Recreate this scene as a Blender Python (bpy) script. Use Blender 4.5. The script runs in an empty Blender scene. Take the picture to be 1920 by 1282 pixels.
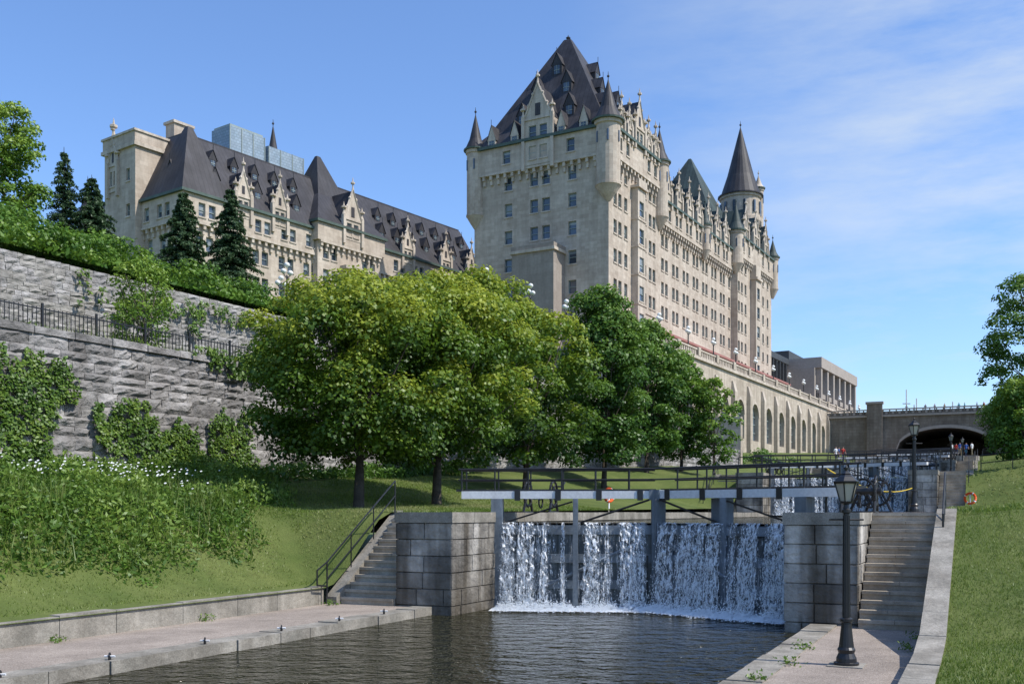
import bpy, math, random
import numpy as np
from mathutils import Vector
random.seed(7); rng=np.random.default_rng(7)
sc=bpy.context.scene
COL=sc.collection
# ---------------------------------------------------------------- frames
class Fr:
    def __init__(s,deg,o=(0,0)):
        a=math.radians(deg); s.u=(math.sin(a),math.cos(a)); s.v=(math.cos(a),-math.sin(a)); s.o=o
    def P(f,s,t,z=0.0):
        return (f.o[0]+f.u[0]*s+f.v[0]*t, f.o[1]+f.u[1]*s+f.v[1]*t, z)
    def inv(f,x,y):
        x-=f.o[0]; y-=f.o[1]
        return (x*f.u[0]+y*f.u[1], x*f.v[0]+y*f.v[1])
L=Fr(25.0); H=Fr(29.8); W=Fr(36.2,(-35.6,110.0))
def faceR(F,t0):  return lambda a,n,z: F.P(a,t0+n,z)     # normal +t
def faceF(F,s0):  return lambda a,n,z: F.P(s0-n,a,z)     # normal -s
# ---------------------------------------------------------------- materials
def nn(nt,t,**kw):
    n=nt.nodes.new(t)
    for k,v in kw.items(): setattr(n,k,v)
    return n
def base(name,rough=.8,spec=.3):
    m=bpy.data.materials.new(name); m.use_nodes=True
    nt=m.node_tree; b=nt.nodes['Principled BSDF']
    b.inputs['Roughness'].default_value=rough
    b.inputs['Specular IOR Level'].default_value=spec
    return m,nt,b
def mixc(nt,fac,a,b,bt='MIX'):
    n=nn(nt,'ShaderNodeMix',data_type='RGBA',blend_type=bt)
    for i,v in ((0,fac),(6,a),(7,b)):
        if hasattr(v,'type') and hasattr(v,'links'): nt.links.new(v,n.inputs[i])
        elif i==0: n.inputs[0].default_value=v
        else: n.inputs[i].default_value=(*v,1) if len(v)==3 else v
    return n.outputs[2]
def ramp(nt,src,a,b,c0=(0,0,0),c1=(1,1,1)):
    n=nn(nt,'ShaderNodeValToRGB'); n.color_ramp.elements[0].position=a; n.color_ramp.elements[1].position=b
    n.color_ramp.elements[0].color=(*c0,1); n.color_ramp.elements[1].color=(*c1,1)
    nt.links.new(src,n.inputs[0]); return n.outputs[0]
def noise(nt,vec,scale,detail=5,rough=.6,sc3=None):
    if sc3 is not None:
        mp=nn(nt,'ShaderNodeMapping'); mp.inputs['Scale'].default_value=sc3
        nt.links.new(vec,mp.inputs[0]); vec=mp.outputs[0]
    n=nn(nt,'ShaderNodeTexNoise'); n.inputs['Scale'].default_value=scale; n.inputs['Detail'].default_value=detail
    n.inputs['Roughness'].default_value=rough
    nt.links.new(vec,n.inputs['Vector']); return n.outputs[0]
def mk(name,c1,c2,scale=1.0,rough=.85,bump=.3,bscale=12,bdist=.03,brick=None,streak=0,spec=.25,stain=None,metal=0,sdark=(.45,.43,.40),speck=0):
    m,nt,b=base(name,rough,spec)
    tc=nn(nt,'ShaderNodeTexCoord'); ob=tc.outputs['Object']
    b.inputs['Metallic'].default_value=metal
    n1=noise(nt,ob,scale,4); col=mixc(nt,ramp(nt,n1,.3,.7),c1,c2)
    n3=noise(nt,ob,scale*9,2); col=mixc(nt,.35,col,ramp(nt,n3,.3,.7,(.55,.55,.55),(1,1,1)),'MULTIPLY')
    hsrc=noise(nt,ob,bscale,4)
    if speck: col=mixc(nt,speck,col,ramp(nt,noise(nt,ob,38,2,.7),.38,.6,(.42,.38,.35),(1.0,1.0,1.0)),'MULTIPLY')
    if brick:
        bw,bh,mort,dark=brick
        bt=nn(nt,'ShaderNodeTexBrick'); bt.inputs['Scale'].default_value=1
        bt.inputs['Brick Width'].default_value=bw; bt.inputs['Row Height'].default_value=bh
        bt.inputs['Mortar Size'].default_value=mort; bt.inputs['Mortar Smooth'].default_value=.3
        bt.inputs['Color1'].default_value=(.82,.80,.79,1); bt.inputs['Color2'].default_value=(1,1,1,1)
        bt.inputs['Mortar'].default_value=(dark,dark,dark,1); bt.inputs['Bias'].default_value=.1
        nt.links.new(tc.outputs['UV'],bt.inputs['Vector'])
        col=mixc(nt,1.0,col,bt.outputs['Color'],'MULTIPLY')
    if streak:
        sn=noise(nt,ob,1.0,3,.6,(1.3,1.3,.12))
        col=mixc(nt,streak,col,ramp(nt,sn,.38,.62,sdark,(1,1,1)),'MULTIPLY')
    if stain:
        sx=nn(nt,'ShaderNodeSeparateXYZ'); nt.links.new(ob,sx.inputs[0])
        mr=nn(nt,'ShaderNodeMapRange'); nt.links.new(sx.outputs[2],mr.inputs[0])
        mr.inputs[1].default_value=stain[0]; mr.inputs[2].default_value=stain[1]
        mr.inputs[3].default_value=1; mr.inputs[4].default_value=0
        mu=nn(nt,'ShaderNodeMath',operation='MULTIPLY'); nt.links.new(mr.outputs[0],mu.inputs[0])
        nt.links.new(ramp(nt,noise(nt,ob,1.2,4,.7,(1,1,.5)),.3,.6),mu.inputs[1])
        col=mixc(nt,mu.outputs[0],col,stain[2])
    nt.links.new(col,b.inputs['Base Color'])
    bp=nn(nt,'ShaderNodeBump'); bp.inputs['Strength'].default_value=bump; bp.inputs['Distance'].default_value=bdist
    nt.links.new(hsrc,bp.inputs['Height']); nt.links.new(bp.outputs[0],b.inputs['Normal'])
    return m
M={}
M['stone']=mk('limestone',(.52,.435,.35),(.65,.565,.47),.22,.9,.2,3,.03,(1.1,.42,.012,.76),.28)
M['trim']=mk('limestone_trim',(.52,.44,.36),(.66,.58,.485),.6,.9,.2,5,.03,None,.45)
M['roof']=mk('dark_copper_roof',(.038,.036,.040),(.074,.070,.076),.35,.55,.2,3,.03,(.62,40,.03,.45),.35,.3)
M['roofg']=mk('green_copper_roof',(.045,.062,.060),(.075,.105,.095),.3,.55,.2,3,.03,(.6,40,.03,.45),.35,.3)
M['copper']=mk('verdigris_gutter',(.07,.10,.085),(.11,.15,.13),1,.6,.2)
M['pink']=mk('red_brown_coping',(.34,.14,.12),(.40,.19,.16),1,.7,.2)
M['frame']=mk('window_frame',(.26,.31,.30),(.32,.37,.35),1,.5,.05)
M['annex']=mk('grey_stucco',(.33,.285,.245),(.39,.34,.295),.4,.9,.2,4,.02,(2.2,1.1,.015,.85),.25)
M['terr']=mk('terrace_limestone',(.51,.435,.345),(.63,.55,.445),.3,.9,.2,4,.03,(1.3,.6,.02,.78),.4)
for i,f in enumerate((1.0,.78,1.22)):
    M['wallr%d'%i]=mk('rough_grey_stone_%d'%i,tuple(f*x for x in(.22,.208,.20)),tuple(f*x for x in(.42,.40,.385)),1.3,.95,1.0,3.0,.16,None,.5)
M['wallr']=M['wallr0']
M['wallr_']=mk('rubble_stone',(.24,.225,.205),(.44,.415,.38),1.6,.95,.9,5,.08,None,.3)
for i,f in enumerate((1.0,.80,1.15)):
    M['lockst%d'%i]=mk('lock_limestone_%d'%i,tuple(f*x for x in(.20,.19,.175)),tuple(f*x for x in(.58,.54,.48)),1.6,.9,1.0,7,.06,None,1.0,.25,(-2.8,-1.0,(.10,.085,.065)),0,(.26,.24,.21))
M['lockst']=M['lockst0']
M['coping']=mk('coping_stone',(.25,.235,.20),(.47,.435,.375),1.6,.9,.8,9,.03,None,.55,speck=.4)
M['step']=mk('step_stone',(.38,.33,.26),(.60,.525,.42),1.5,.9,.5,14,.02,None,.5,speck=.25)
M['pave']=mk('pavement_concrete',(.33,.28,.235),(.50,.425,.36),.9,.95,.8,50,.02,speck=.65)
M['gate']=mk('gate_blue_grey',(.14,.17,.20),(.25,.29,.33),1.1,.6,.4,9,.02,None,.8,.4)
M['gated']=mk('gate_wet_panel',(.06,.08,.10),(.14,.17,.205),1.1,.35,.5,7,.02,(.3,9,.02,.6),.7,.5)
M['white']=mk('white_paint',(.68,.69,.70),(.80,.80,.80),1.5,.5,.1,9,.01,None,.2)
M['black']=mk('black_iron',(.012,.012,.013),(.022,.022,.024),3,.4,.15,40,.004,None,0,.5)
M['soil']=mk('grass_ground',(.075,.11,.022),(.14,.165,.045),.5,.95,.7,18,.05)
M['bark']=mk('bark',(.05,.04,.03),(.10,.085,.065),4,.95,.9,14,.04)
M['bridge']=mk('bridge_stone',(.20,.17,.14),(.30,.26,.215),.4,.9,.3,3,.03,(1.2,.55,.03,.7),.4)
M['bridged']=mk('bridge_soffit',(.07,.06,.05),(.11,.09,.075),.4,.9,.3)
M['conc']=mk('office_concrete',(.33,.29,.25),(.40,.35,.31),.3,.9,.1)
M['dark']=mk('dark_roofing',(.05,.055,.06),(.07,.075,.08),.3,.6,.1)
M['hvac']=mk('hvac_blue_metal',(.28,.37,.45),(.36,.45,.53),1,.5,.1,3,.01,(.5,.35,.03,.6))
M['orange']=mk('orange_lifebuoy',(.75,.10,.02),(.8,.13,.03),3,.5,.05)
M['yellow']=mk('yellow_rope',(.6,.42,.03),(.7,.5,.05),3,.7,.05)
M['rust']=mk('rusty_iron',(.12,.05,.03),(.2,.09,.05),6,.8,.4)
M['flower']=mk('white_petals',(.75,.75,.72),(.8,.8,.78),3,.8,0)
def glassmat(name,c,r=.08):
    m,nt,b=base(name,r,.8)
    tc=nn(nt,'ShaderNodeTexCoord')
    col=mixc(nt,ramp(nt,noise(nt,tc.outputs['Object'],.35,1),.35,.65),c,tuple(x*1.9 for x in c))
    nt.links.new(col,b.inputs['Base Color']); return m
M['glass']=glassmat('window_glass',(.045,.06,.08))  # bluish reflection is partly put into the base colour
M['blind']=glassmat('window_blind',(.16,.18,.19),.4)
m,nt,b=base('lamp_globe',.3,.5); b.inputs['Base Color'].default_value=(.75,.75,.72,1); M['globe']=m
m,nt,b=base('lantern_glass',.12,.5); b.inputs['Base Color'].default_value=(.42,.40,.33,1); M['lglass']=m
def flat(name,c,r=.8):
    m,nt,b=base(name,r); b.inputs['Base Color'].default_value=(*c,1); return m
def leafmat(name,dark,mid,light,transl=.3):
    m=bpy.data.materials.new(name); m.use_nodes=True; nt=m.node_tree; nt.nodes.remove(nt.nodes['Principled BSDF'])
    at=nn(nt,'ShaderNodeAttribute',attribute_name='tone')
    r=nn(nt,'ShaderNodeValToRGB'); e=r.color_ramp.elements
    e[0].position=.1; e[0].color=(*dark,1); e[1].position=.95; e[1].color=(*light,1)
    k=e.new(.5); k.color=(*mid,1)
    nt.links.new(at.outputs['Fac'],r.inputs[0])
    df=nn(nt,'ShaderNodeBsdfDiffuse'); nt.links.new(r.outputs[0],df.inputs[0])
    tr=nn(nt,'ShaderNodeBsdfTranslucent'); nt.links.new(r.outputs[0],tr.inputs[0])
    gl=nn(nt,'ShaderNodeBsdfGlossy'); gl.inputs['Roughness'].default_value=.45; gl.inputs['Color'].default_value=(.8,.85,.8,1)
    mx=nn(nt,'ShaderNodeMixShader'); mx.inputs[0].default_value=transl
    nt.links.new(df.outputs[0],mx.inputs[1]); nt.links.new(tr.outputs[0],mx.inputs[2])
    m2=nn(nt,'ShaderNodeMixShader'); m2.inputs[0].default_value=.03
    nt.links.new(mx.outputs[0],m2.inputs[1]); nt.links.new(gl.outputs[0],m2.inputs[2])
    nt.links.new(m2.outputs[0],nt.nodes['Material Output'].inputs[0])
    return m
M['maple']=leafmat('maple_leaves',(.026,.068,.009),(.105,.190,.017),(.36,.40,.042),.38)
M['linden']=leafmat('green_leaves',(.024,.07,.012),(.068,.15,.02),(.15,.25,.035))
M['bright']=leafmat('bright_leaves',(.05,.12,.014),(.12,.22,.024),(.25,.35,.05))
M['spruce']=leafmat('spruce_needles',(.016,.040,.018),(.036,.075,.030),(.075,.125,.05),.12)
M['weed']=leafmat('weed_leaves',(.045,.10,.014),(.11,.20,.025),(.24,.32,.055))
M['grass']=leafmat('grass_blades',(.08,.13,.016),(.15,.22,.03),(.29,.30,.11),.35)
m,nt,b=base('canal_water',.07,.5); b.inputs['Base Color'].default_value=(.026,.025,.012,1); b.inputs['IOR'].default_value=1.16
tc=nn(nt,'ShaderNodeTexCoord'); o=tc.outputs['Object']
n1=noise(nt,o,1.5,3,.55,(1,1.4,1)); n2=noise(nt,o,5.0,2,.6)
ad=nn(nt,'ShaderNodeMath',operation='MULTIPLY_ADD'); nt.links.new(n2,ad.inputs[0]); ad.inputs[1].default_value=.5; nt.links.new(n1,ad.inputs[2])
bp=nn(nt,'ShaderNodeBump'); bp.inputs['Strength'].default_value=1.0; bp.inputs['Distance'].default_value=.6
nt.links.new(ad.outputs[0],bp.inputs['Height']); nt.links.new(bp.outputs[0],b.inputs['Normal'])
M['water']=m
def fallmat(name,lo,hi,sc3):
    m,nt,b=base(name,.35,.5); b.inputs['Base Color'].default_value=(.80,.83,.86,1)
    tc=nn(nt,'ShaderNodeTexCoord')
    n1=noise(nt,tc.outputs['Object'],1.0,4,.75,sc3)
    tr=nn(nt,'ShaderNodeBsdfTransparent'); mx=nn(nt,'ShaderNodeMixShader')
    nt.links.new(ramp(nt,n1,lo,hi),mx.inputs[0]); nt.links.new(tr.outputs[0],mx.inputs[1]); nt.links.new(b.outputs[0],mx.inputs[2])
    nt.links.new(mx.outputs[0],nt.nodes['Material Output'].inputs[0]); return m
M['fall']=fallmat('falling_water',.45,.60,(14,14,2.4))
M['fallthin']=fallmat('thin_water_film',.55,.80,(11,11,.7))
M['fallveil']=fallmat('water_veil',.53,.70,(17,17,2.6))
M['foam']=fallmat('foam',.30,.50,(6,6,6))
m,nt,b=base('water_drops',.3,.5); b.inputs['Base Color'].default_value=(.8,.83,.85,1); M['drop']=m
# ---------------------------------------------------------------- mesh builder
def empty(name,loc=(0,0,0)):
    e=bpy.data.objects.new(name,None); COL.objects.link(e); e.location=loc; e.empty_display_size=.5; return e
class MB:
    def __init__(s): s.v=[];s.f=[];s.m=[];s.mats=[]
    def mi(s,k):
        if k not in s.mats: s.mats.append(k)
        return s.mats.index(k)
    def face(s,pts,k):
        i=len(s.v); s.v.extend(pts); s.f.append(tuple(range(i,i+len(pts)))); s.m.append(s.mi(k))
    def hexa(s,p,k):
        i=len(s.v); s.v.extend(p); q=s.mi(k)
        for f in ((0,3,2,1),(4,5,6,7),(0,1,5,4),(1,2,6,5),(2,3,7,6),(3,0,4,7)):
            s.f.append(tuple(i+j for j in f)); s.m.append(q)
    def box(s,F,s0,s1,t0,t1,z0,z1,k):
        s.hexa([F.P(s0,t0,z0),F.P(s1,t0,z0),F.P(s1,t1,z0),F.P(s0,t1,z0),F.P(s0,t0,z1),F.P(s1,t0,z1),F.P(s1,t1,z1),F.P(s0,t1,z1)],k)
    def bm(s,Mp,a0,a1,n0,n1,z0,z1,k):
        s.hexa([Mp(a0,n0,z0),Mp(a1,n0,z0),Mp(a1,n1,z0),Mp(a0,n1,z0),Mp(a0,n0,z1),Mp(a1,n0,z1),Mp(a1,n1,z1),Mp(a0,n1,z1)],k)
    def frust(s,F,r0,z0,r1,z1,k):
        s.hexa([F.P(r0[0],r0[2],z0),F.P(r0[1],r0[2],z0),F.P(r0[1],r0[3],z0),F.P(r0[0],r0[3],z0),
                F.P(r1[0],r1[2],z1),F.P(r1[1],r1[2],z1),F.P(r1[1],r1[3],z1),F.P(r1[0],r1[3],z1)],k)
    def lathe(s,c,prof,seg,k,ph=0):
        i=len(s.v); q=s.mi(k)
        for z,r in prof:
            for j in range(seg):
                a=ph+2*math.pi*j/seg; s.v.append((c[0]+r*math.cos(a),c[1]+r*math.sin(a),z))
        for n in range(len(prof)-1):
            for j in range(seg):
                a=i+n*seg+j; b_=i+n*seg+(j+1)%seg
                s.f.append((a,b_,b_+seg,a+seg)); s.m.append(q)
        s.f.append(tuple(i+(len(prof)-1)*seg+j for j in range(seg))); s.m.append(q)
        s.f.append(tuple(i+j for j in reversed(range(seg)))); s.m.append(q)
    def tube(s,p0,p1,r,k,seg=6,r1=None):
        if r1 is None: r1=r
        p0=Vector(p0);p1=Vector(p1); d=(p1-p0)
        if d.length<1e-5: return
        d.normalize(); x=d.orthogonal().normalized(); y=d.cross(x)
        i=len(s.v); q=s.mi(k)
        for p,rr in ((p0,r),(p1,r1)):
            for j in range(seg):
                a=2*math.pi*j/seg; s.v.append(tuple(p+x*(rr*math.cos(a))+y*(rr*math.sin(a))))
        for j in range(seg):
            s.f.append((i+j,i+(j+1)%seg,i+seg+(j+1)%seg,i+seg+j)); s.m.append(q)
        s.f.append(tuple(i+j for j in range(seg))); s.m.append(q)
        s.f.append(tuple(i+seg+j for j in range(seg))); s.m.append(q)
    def poly(s,pts,r,k,seg=6):
        for a,b_ in zip(pts,pts[1:]): s.tube(a,b_,r,k,seg)
    def torus(s,c,ax,R,r,k,n=20,m=6):
        ax=Vector(ax).normalized(); x=ax.orthogonal().normalized(); y=ax.cross(x); c=Vector(c)
        pr=[c+x*(R*math.cos(2*math.pi*j/n))+y*(R*math.sin(2*math.pi*j/n)) for j in range(n+1)]
        for a,b_ in zip(pr,pr[1:]): s.tube(a,b_,r,k,m)
    def build(s,name,parent=None,smooth=False,uv=True):
        me=bpy.data.meshes.new(name); me.from_pydata([tuple(p) for p in s.v],[],s.f)
        for k in s.mats: me.materials.append(M[k])
        me.polygons.foreach_set('material_index',s.m)
        if smooth: me.polygons.foreach_set('use_smooth',[True]*len(s.f))
        if uv and any(k in ('stone','roof','roofg','annex','terr','bridge','hvac','gated') for k in s.mats):
            l=me.uv_layers.new(name='UVMap'); V=np.array(s.v,dtype=float); arr=np.zeros((len(me.loops),2)); k=0
            for f in s.f:
                p=V[list(f)]; n=np.cross(p[1]-p[0],p[2]-p[0]) if len(f)==3 else np.cross(p[2]-p[0],p[3]-p[1])
                ln=np.linalg.norm(n); n=n/ln if ln>1e-9 else np.array([0,0,1.])
                if n[2]<0: n=-n
                if abs(n[2])>.985: t=np.array([1.,0,0]); b_=np.array([0,1.,0])
                else:
                    t=np.array([-n[1],n[0],0]); t/=np.linalg.norm(t)
                    b_=np.cross(n,t)
                    if b_[2]<0: b_=-b_
                arr[k:k+len(f),0]=p@t; arr[k:k+len(f),1]=p@b_; k+=len(f)
            l.data.foreach_set('uv',arr.ravel())
        me.update()
        o=bpy.data.objects.new(name,me); COL.objects.link(o)
        if parent: o.parent=parent
        return o
# ---------------------------------------------------------------- facade with real window openings
def facade(mb,Mp,a0,a1,z0,z1,wins,k='stone',rev=.32,sill=True):
    A=sorted({a0,a1,*[w[0]-w[2]/2 for w in wins],*[w[0]+w[2]/2 for w in wins]})
    Z=sorted({z0,z1,*[w[1]-w[3]/2 for w in wins],*[w[1]+w[3]/2 for w in wins]})
    A=[a for a in A if a0-1e-6<=a<=a1+1e-6]; Z=[z for z in Z if z0-1e-6<=z<=z1+1e-6]
    for j in range(len(Z)-1):
        zc=(Z[j]+Z[j+1])/2; run=None
        for i in range(len(A)-1):
            ac=(A[i]+A[i+1])/2
            hole=any(abs(ac-w[0])<w[2]/2 and abs(zc-w[1])<w[3]/2 for w in wins)
            if not hole:
                if run is None: run=A[i]
            if (hole or i==len(A)-2) and run is not None:
                e=A[i] if hole else A[i+1]
                if e-run>1e-6: mb.face([Mp(run,0,Z[j]),Mp(e,0,Z[j]),Mp(e,0,Z[j+1]),Mp(run,0,Z[j+1])],k)
                run=None
    for (a,z,w,h) in wins:
        l,r,b_,t=a-w/2,a+w/2,z-h/2,z+h/2
        if b_<z0 or t>z1: continue
        mb.face([Mp(l,0,b_),Mp(l,-rev,b_),Mp(l,-rev,t),Mp(l,0,t)],k)
        mb.face([Mp(r,0,b_),Mp(r,-rev,b_),Mp(r,-rev,t),Mp(r,0,t)],k)
        mb.face([Mp(l,0,t),Mp(r,0,t),Mp(r,-rev,t),Mp(l,-rev,t)],k)
        mb.face([Mp(l,0,b_),Mp(r,0,b_),Mp(r,-rev,b_),Mp(l,-rev,b_)],'trim')
        mb.face([Mp(l,-rev,b_),Mp(r,-rev,b_),Mp(r,-rev,t),Mp(l,-rev,t)],'glass')
        q=random.random()
        if q<.55:
            zb=t-h*random.choice((.25,.45,.5,.7)); mb.face([Mp(l,-rev+.015,zb),Mp(r,-rev+.015,zb),Mp(r,-rev+.015,t),Mp(l,-rev+.015,t)],'blind')
        n0,n1=-rev+.02,-rev+.10; fw=.07
        mb.bm(Mp,l,l+fw,n0,n1,b_,t,'frame'); mb.bm(Mp,r-fw,r,n0,n1,b_,t,'frame')
        mb.bm(Mp,l+fw,r-fw,n0,n1,b_,b_+fw,'frame'); mb.bm(Mp,l+fw,r-fw,n0,n1,t-fw,t,'frame')
        mb.bm(Mp,l+fw,r-fw,n0,n1-.01,z-.035,z+.035,'frame')
        if sill: mb.bm(Mp,l-.1,r+.1,-.02,.10,b_-.16,b_,'trim')
def corbels(mb,Mp,a0,a1,z,ov=.5,step=1.0,h=1.0,k='trim'):
    n=max(1,int((a1-a0)/step)); st=(a1-a0)/n
    for i in range(n+1):
        a=a0+i*st
        mb.bm(Mp,a-.17,a+.17,-.05,ov-.03,z-.45*h,z,k); mb.bm(Mp,a-.15,a+.15,-.05,ov*.55,z-h,z-.45*h,k)
    mb.bm(Mp,a0-.3,a1+.3,-.05,ov+.06,z,z+.28,k)
def finial(mb,p,h,k='trim',r=.16):
    x,y,z=p; mb.lathe((x,y),[(z,r),(z+.25*h,r*.5),(z+.45*h,r*.45),(z+.5*h,r*1.5),(z+.62*h,r*1.5),(z+.68*h,r*.5),(z+h,.02)],6,k)
def dormer(mb,Mp,a,n,z,w,hw,hg,dep,kw='roof',kr='roof',win=True):
    mb.bm(Mp,a-w/2,a+w/2,n-dep,n,z,z+hw,kw)
    e=.14
    for sg in (-1,1):
        mb.face([Mp(a+sg*(w/2+e),n+.12,z+hw-.12),Mp(a,n+.12,z+hw+hg),Mp(a,n-dep,z+hw+hg),Mp(a+sg*(w/2+e),n-dep,z+hw-.12)],kr)
    mb.face([Mp(a-w/2-e*.5,n+.03,z+hw-.1),Mp(a+w/2+e*.5,n+.03,z+hw-.1),Mp(a,n+.03,z+hw+hg-.05)],kw)
    if win:
        ww=w*.6
        mb.face([Mp(a-ww/2,n+.04,z+.25),Mp(a+ww/2,n+.04,z+.25),Mp(a+ww/2,n+.04,z+hw-.15),Mp(a-ww/2,n+.04,z+hw-.15)],'glass')
        mb.bm(Mp,a-ww/2,a+ww/2,n+.05,n+.08,z+hw*.5-.04,z+hw*.5+.04,'frame')
        mb.bm(Mp,a-.03,a+.03,n+.05,n+.08,z+.25,z+hw-.15,'frame')
    mb.tube(Mp(a,n+.1,z+hw+hg-.1),Mp(a,n+.1,z+hw+hg+.6),.045,kr,4)
def stonegable(mb,Mp,a,n,z,w,hw,hg,dep=2.5,kr='roof',nw=2):
    wins=[]; ww=w*.26
    if hw>1.6:
        wins=[(a+(i-(nw-1)/2)*ww*1.45,z+hw*.5,ww,min(1.7,hw*.62)) for i in range(nw)]
        if hw>4.5: wins=[(a+(i-(nw-1)/2)*ww*1.45,z+zz,ww,1.6) for i in range(nw) for zz in (1.5,4.0)]
    Mn=lambda a_,n_,z_:Mp(a_,n+n_,z_)
    facade(mb,Mn,a-w/2,a+w/2,z,z+hw,wins,'trim',.2)
    for sg in (-1,1):
        mb.face([Mn(a+sg*w/2,0,z),Mn(a+sg*w/2,-dep,z),Mn(a+sg*w/2,-dep,z+hw),Mn(a+sg*w/2,0,z+hw)],'trim')
        mb.face([Mn(a+sg*w/2*1.02,-.05,z+hw),Mn(a,-.05,z+hw+hg*.96),Mn(a,-dep*1.3,z+hw+hg*.96),Mn(a+sg*w/2*1.02,-dep*1.3,z+hw)],kr)
        mb.bm(Mn,a+sg*w/2-.2,a+sg*w/2+.2,-.2,.22,z-.6,z+hw+.4,'trim')
        x,y,zz=Mn(a+sg*w/2,.02,z+hw+.4); finial(mb,(x,y,zz),1.6,'trim',.26)
        mb.tube(Mn(a+sg*w/2,.02,z+hw),Mn(a,.02,z+hw+hg),.13,'trim',4)
        for q in (.35,.65):
            x,y,zz=Mn(a+sg*w/2*(1-q),.02,z+hw+hg*q); mb.lathe((x,y),[(zz,.12),(zz+.2,.2),(zz+.4,.03)],5,'trim')
    mb.face([Mn(a-w/2,0,z+hw),Mn(a+w/2,0,z+hw),Mn(a,0,z+hw+hg)],'trim')
    mb.bm(Mn,a-w/2-.1,a+w/2+.1,-.05,.13,z+hw-.12,z+hw+.12,'trim')
    mb.bm(Mn,a-w*.09,a+w*.09,.0,.03,z+hw+.35,z+hw+hg*.42,'roof')
    x,y,zz=Mn(a,.0,z+hw+hg-.15); finial(mb,(x,y,zz),1.7,'trim',.18)
def turret(mb,c,r,zb,z0,z1,zt,kr='roof',seg=20):
    mb.lathe(c,[(zb,.15),(zb+.5*(z0-zb),r*.6),(z0,r)],seg,'trim')
    mb.lathe(c,[(z0,r*1.04),(z0+.25,r*1.04),(z0+.25,r*.97),(z1-.5,r*.97),(z1-.4,r*1.1),(z1,r*1.12)],seg,'stone')
    mb.lathe(c,[(z1,r*1.28),(z1+.22,r*1.28),(z1+.23,r*1.16),(z1+.32*(zt-z1),r*.68),(zt-.2,.1),(zt,.06)],seg,kr)
    mb.lathe(c,[(z1-.02,r*1.32),(z1+.15,r*1.34)],seg,'copper')
    for j in range(6):
        aa=j*math.pi/3+.4; x=c[0]+r*.96*math.cos(aa); y=c[1]+r*.96*math.sin(aa); mb.lathe((x,y),[(z1-2.6,.13),(z1-1.3,.13)],4,'glass')
    finial(mb,(c[0],c[1],zt-.3),1.3,kr,.1)
# ================================================================ HOTEL
hotel=empty('castle_hotel',(0,0,0))
S0=109.8; TR=-49.7; TL=-68.4; DT=16.0
ww=MB()
FF=faceF(H,S0); FR=faceR(H,TR)
rowz=[41.0,37.7,34.3,30.8,27.2,23.8,20.4,17.0]
wf=[(t,z,1.1,1.65) for t in (-54.5,-58.1,-59.75,-63.4) for z in rowz]
facade(ww,FF,TL,TR,12,42.6,wf)
facade(ww,FR,S0,S0+DT,12,42.6,[(S0+a,z,.95,1.65) for a in (1.9,3.3,5.1,11.2,13.0,14.3) for z in rowz])
ww.face([H.P(S0,TL,12),H.P(S0+DT,TL,12),H.P(S0+DT,TL,42.6),H.P(S0,TL,42.6)],'stone')
ww.face([H.P(S0+DT,TL,12),H.P(S0+DT,TR,12),H.P(S0+DT,TR,42.6),H.P(S0+DT,TL,42.6)],'stone')
ov=.5
corbels(ww,FF,TL+.6,TR-.6,42.3,ov,1.0,1.15); corbels(ww,FR,S0+.6,S0+DT-.6,42.3,ov,1.0,1.15)
FFo=faceF(H,S0-ov); FRo=faceR(H,TR+ov)
facade(ww,FFo,TL-ov,TR+ov,42.58,45.6,[(t,44.2,1.1,1.6) for t in (-54.5,-63.4)])
facade(ww,FRo,S0-ov,S0+DT+ov,42.58,45.6,[(S0+a,44.2,.95,1.6) for a in (2.4,4.6,11.4,13.6)])
ww.face([H.P(S0-ov,TL-ov,42.58),H.P(S0+DT+ov,TL-ov,42.58),H.P(S0+DT+ov,TL-ov,45.6),H.P(S0-ov,TL-ov,45.6)],'stone')
ww.face([H.P(S0+DT+ov,TL-ov,42.58),H.P(S0+DT+ov,TR+ov,42.58),H.P(S0+DT+ov,TR+ov,45.6),H.P(S0+DT+ov,TL-ov,45.6)],'stone')
for z in (19.0,25.4): ww.bm(FF,TL-.1,TR+.1,-.02,.12,z,z+.3,'trim'); ww.bm(FR,S0-.1,S0+DT,-.02,.12,z,z+.3,'trim')
ww.box(H,S0-ov-.35,S0+DT+ov+.35,TL-ov-.35,TR+ov+.35,45.6,45.95,'copper')
ww.build('pavilion_walls',hotel)
rf=MB()
rf.frust(H,(S0-.6,S0+DT+.6,TL-.6,TR+.6),45.95,(S0+1.2,S0+DT-1.2,TL+1.5,TR-1.5),48.2,'roof')
pc=(S0+DT/2,(TL+TR)/2)
rf.frust(H,(S0+1.2,S0+DT-1.2,TL+1.5,TR-1.5),48.2,(pc[0]-.35,pc[0]+.35,pc[1]-.45,pc[1]+.45),61.2,'roof')
finial(rf,H.P(pc[0],pc[1],61.0),.9,'roof',.2)
def sF(z): return 1.2+(8-1.2-.35)*(z-48.2)/13.0
def sR(z): return 1.5+(9.35-1.5-.45)*(z-48.2)/13.0
for z,al in ((48.6,(-55.6,-62.2)),(52.4,(-56.9,-61.1)),(55.6,(-59.05,))):
    for a in al: dormer(rf,FF,a,-sF(z)+.05,z-.2,1.35,1.5,1.5,1.9)
for z,al in ((48.6,(3.2,12.8)),(51.6,(5.6,10.4)),(54.8,(8,))):
    for a in al: dormer(rf,FR,S0+a,-sR(z)+.05,z-.2,1.25,1.5,1.4,1.9)
rf.build('pavilion_roof',hotel)
g=MB()
stonegable(g,FFo,-58.9,.12,42.6,4.0,5.6,4.4,3.2,'roof',2)
stonegable(g,FRo,S0+8,.12,45.6,3.2,2.2,3.6,3)
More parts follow.
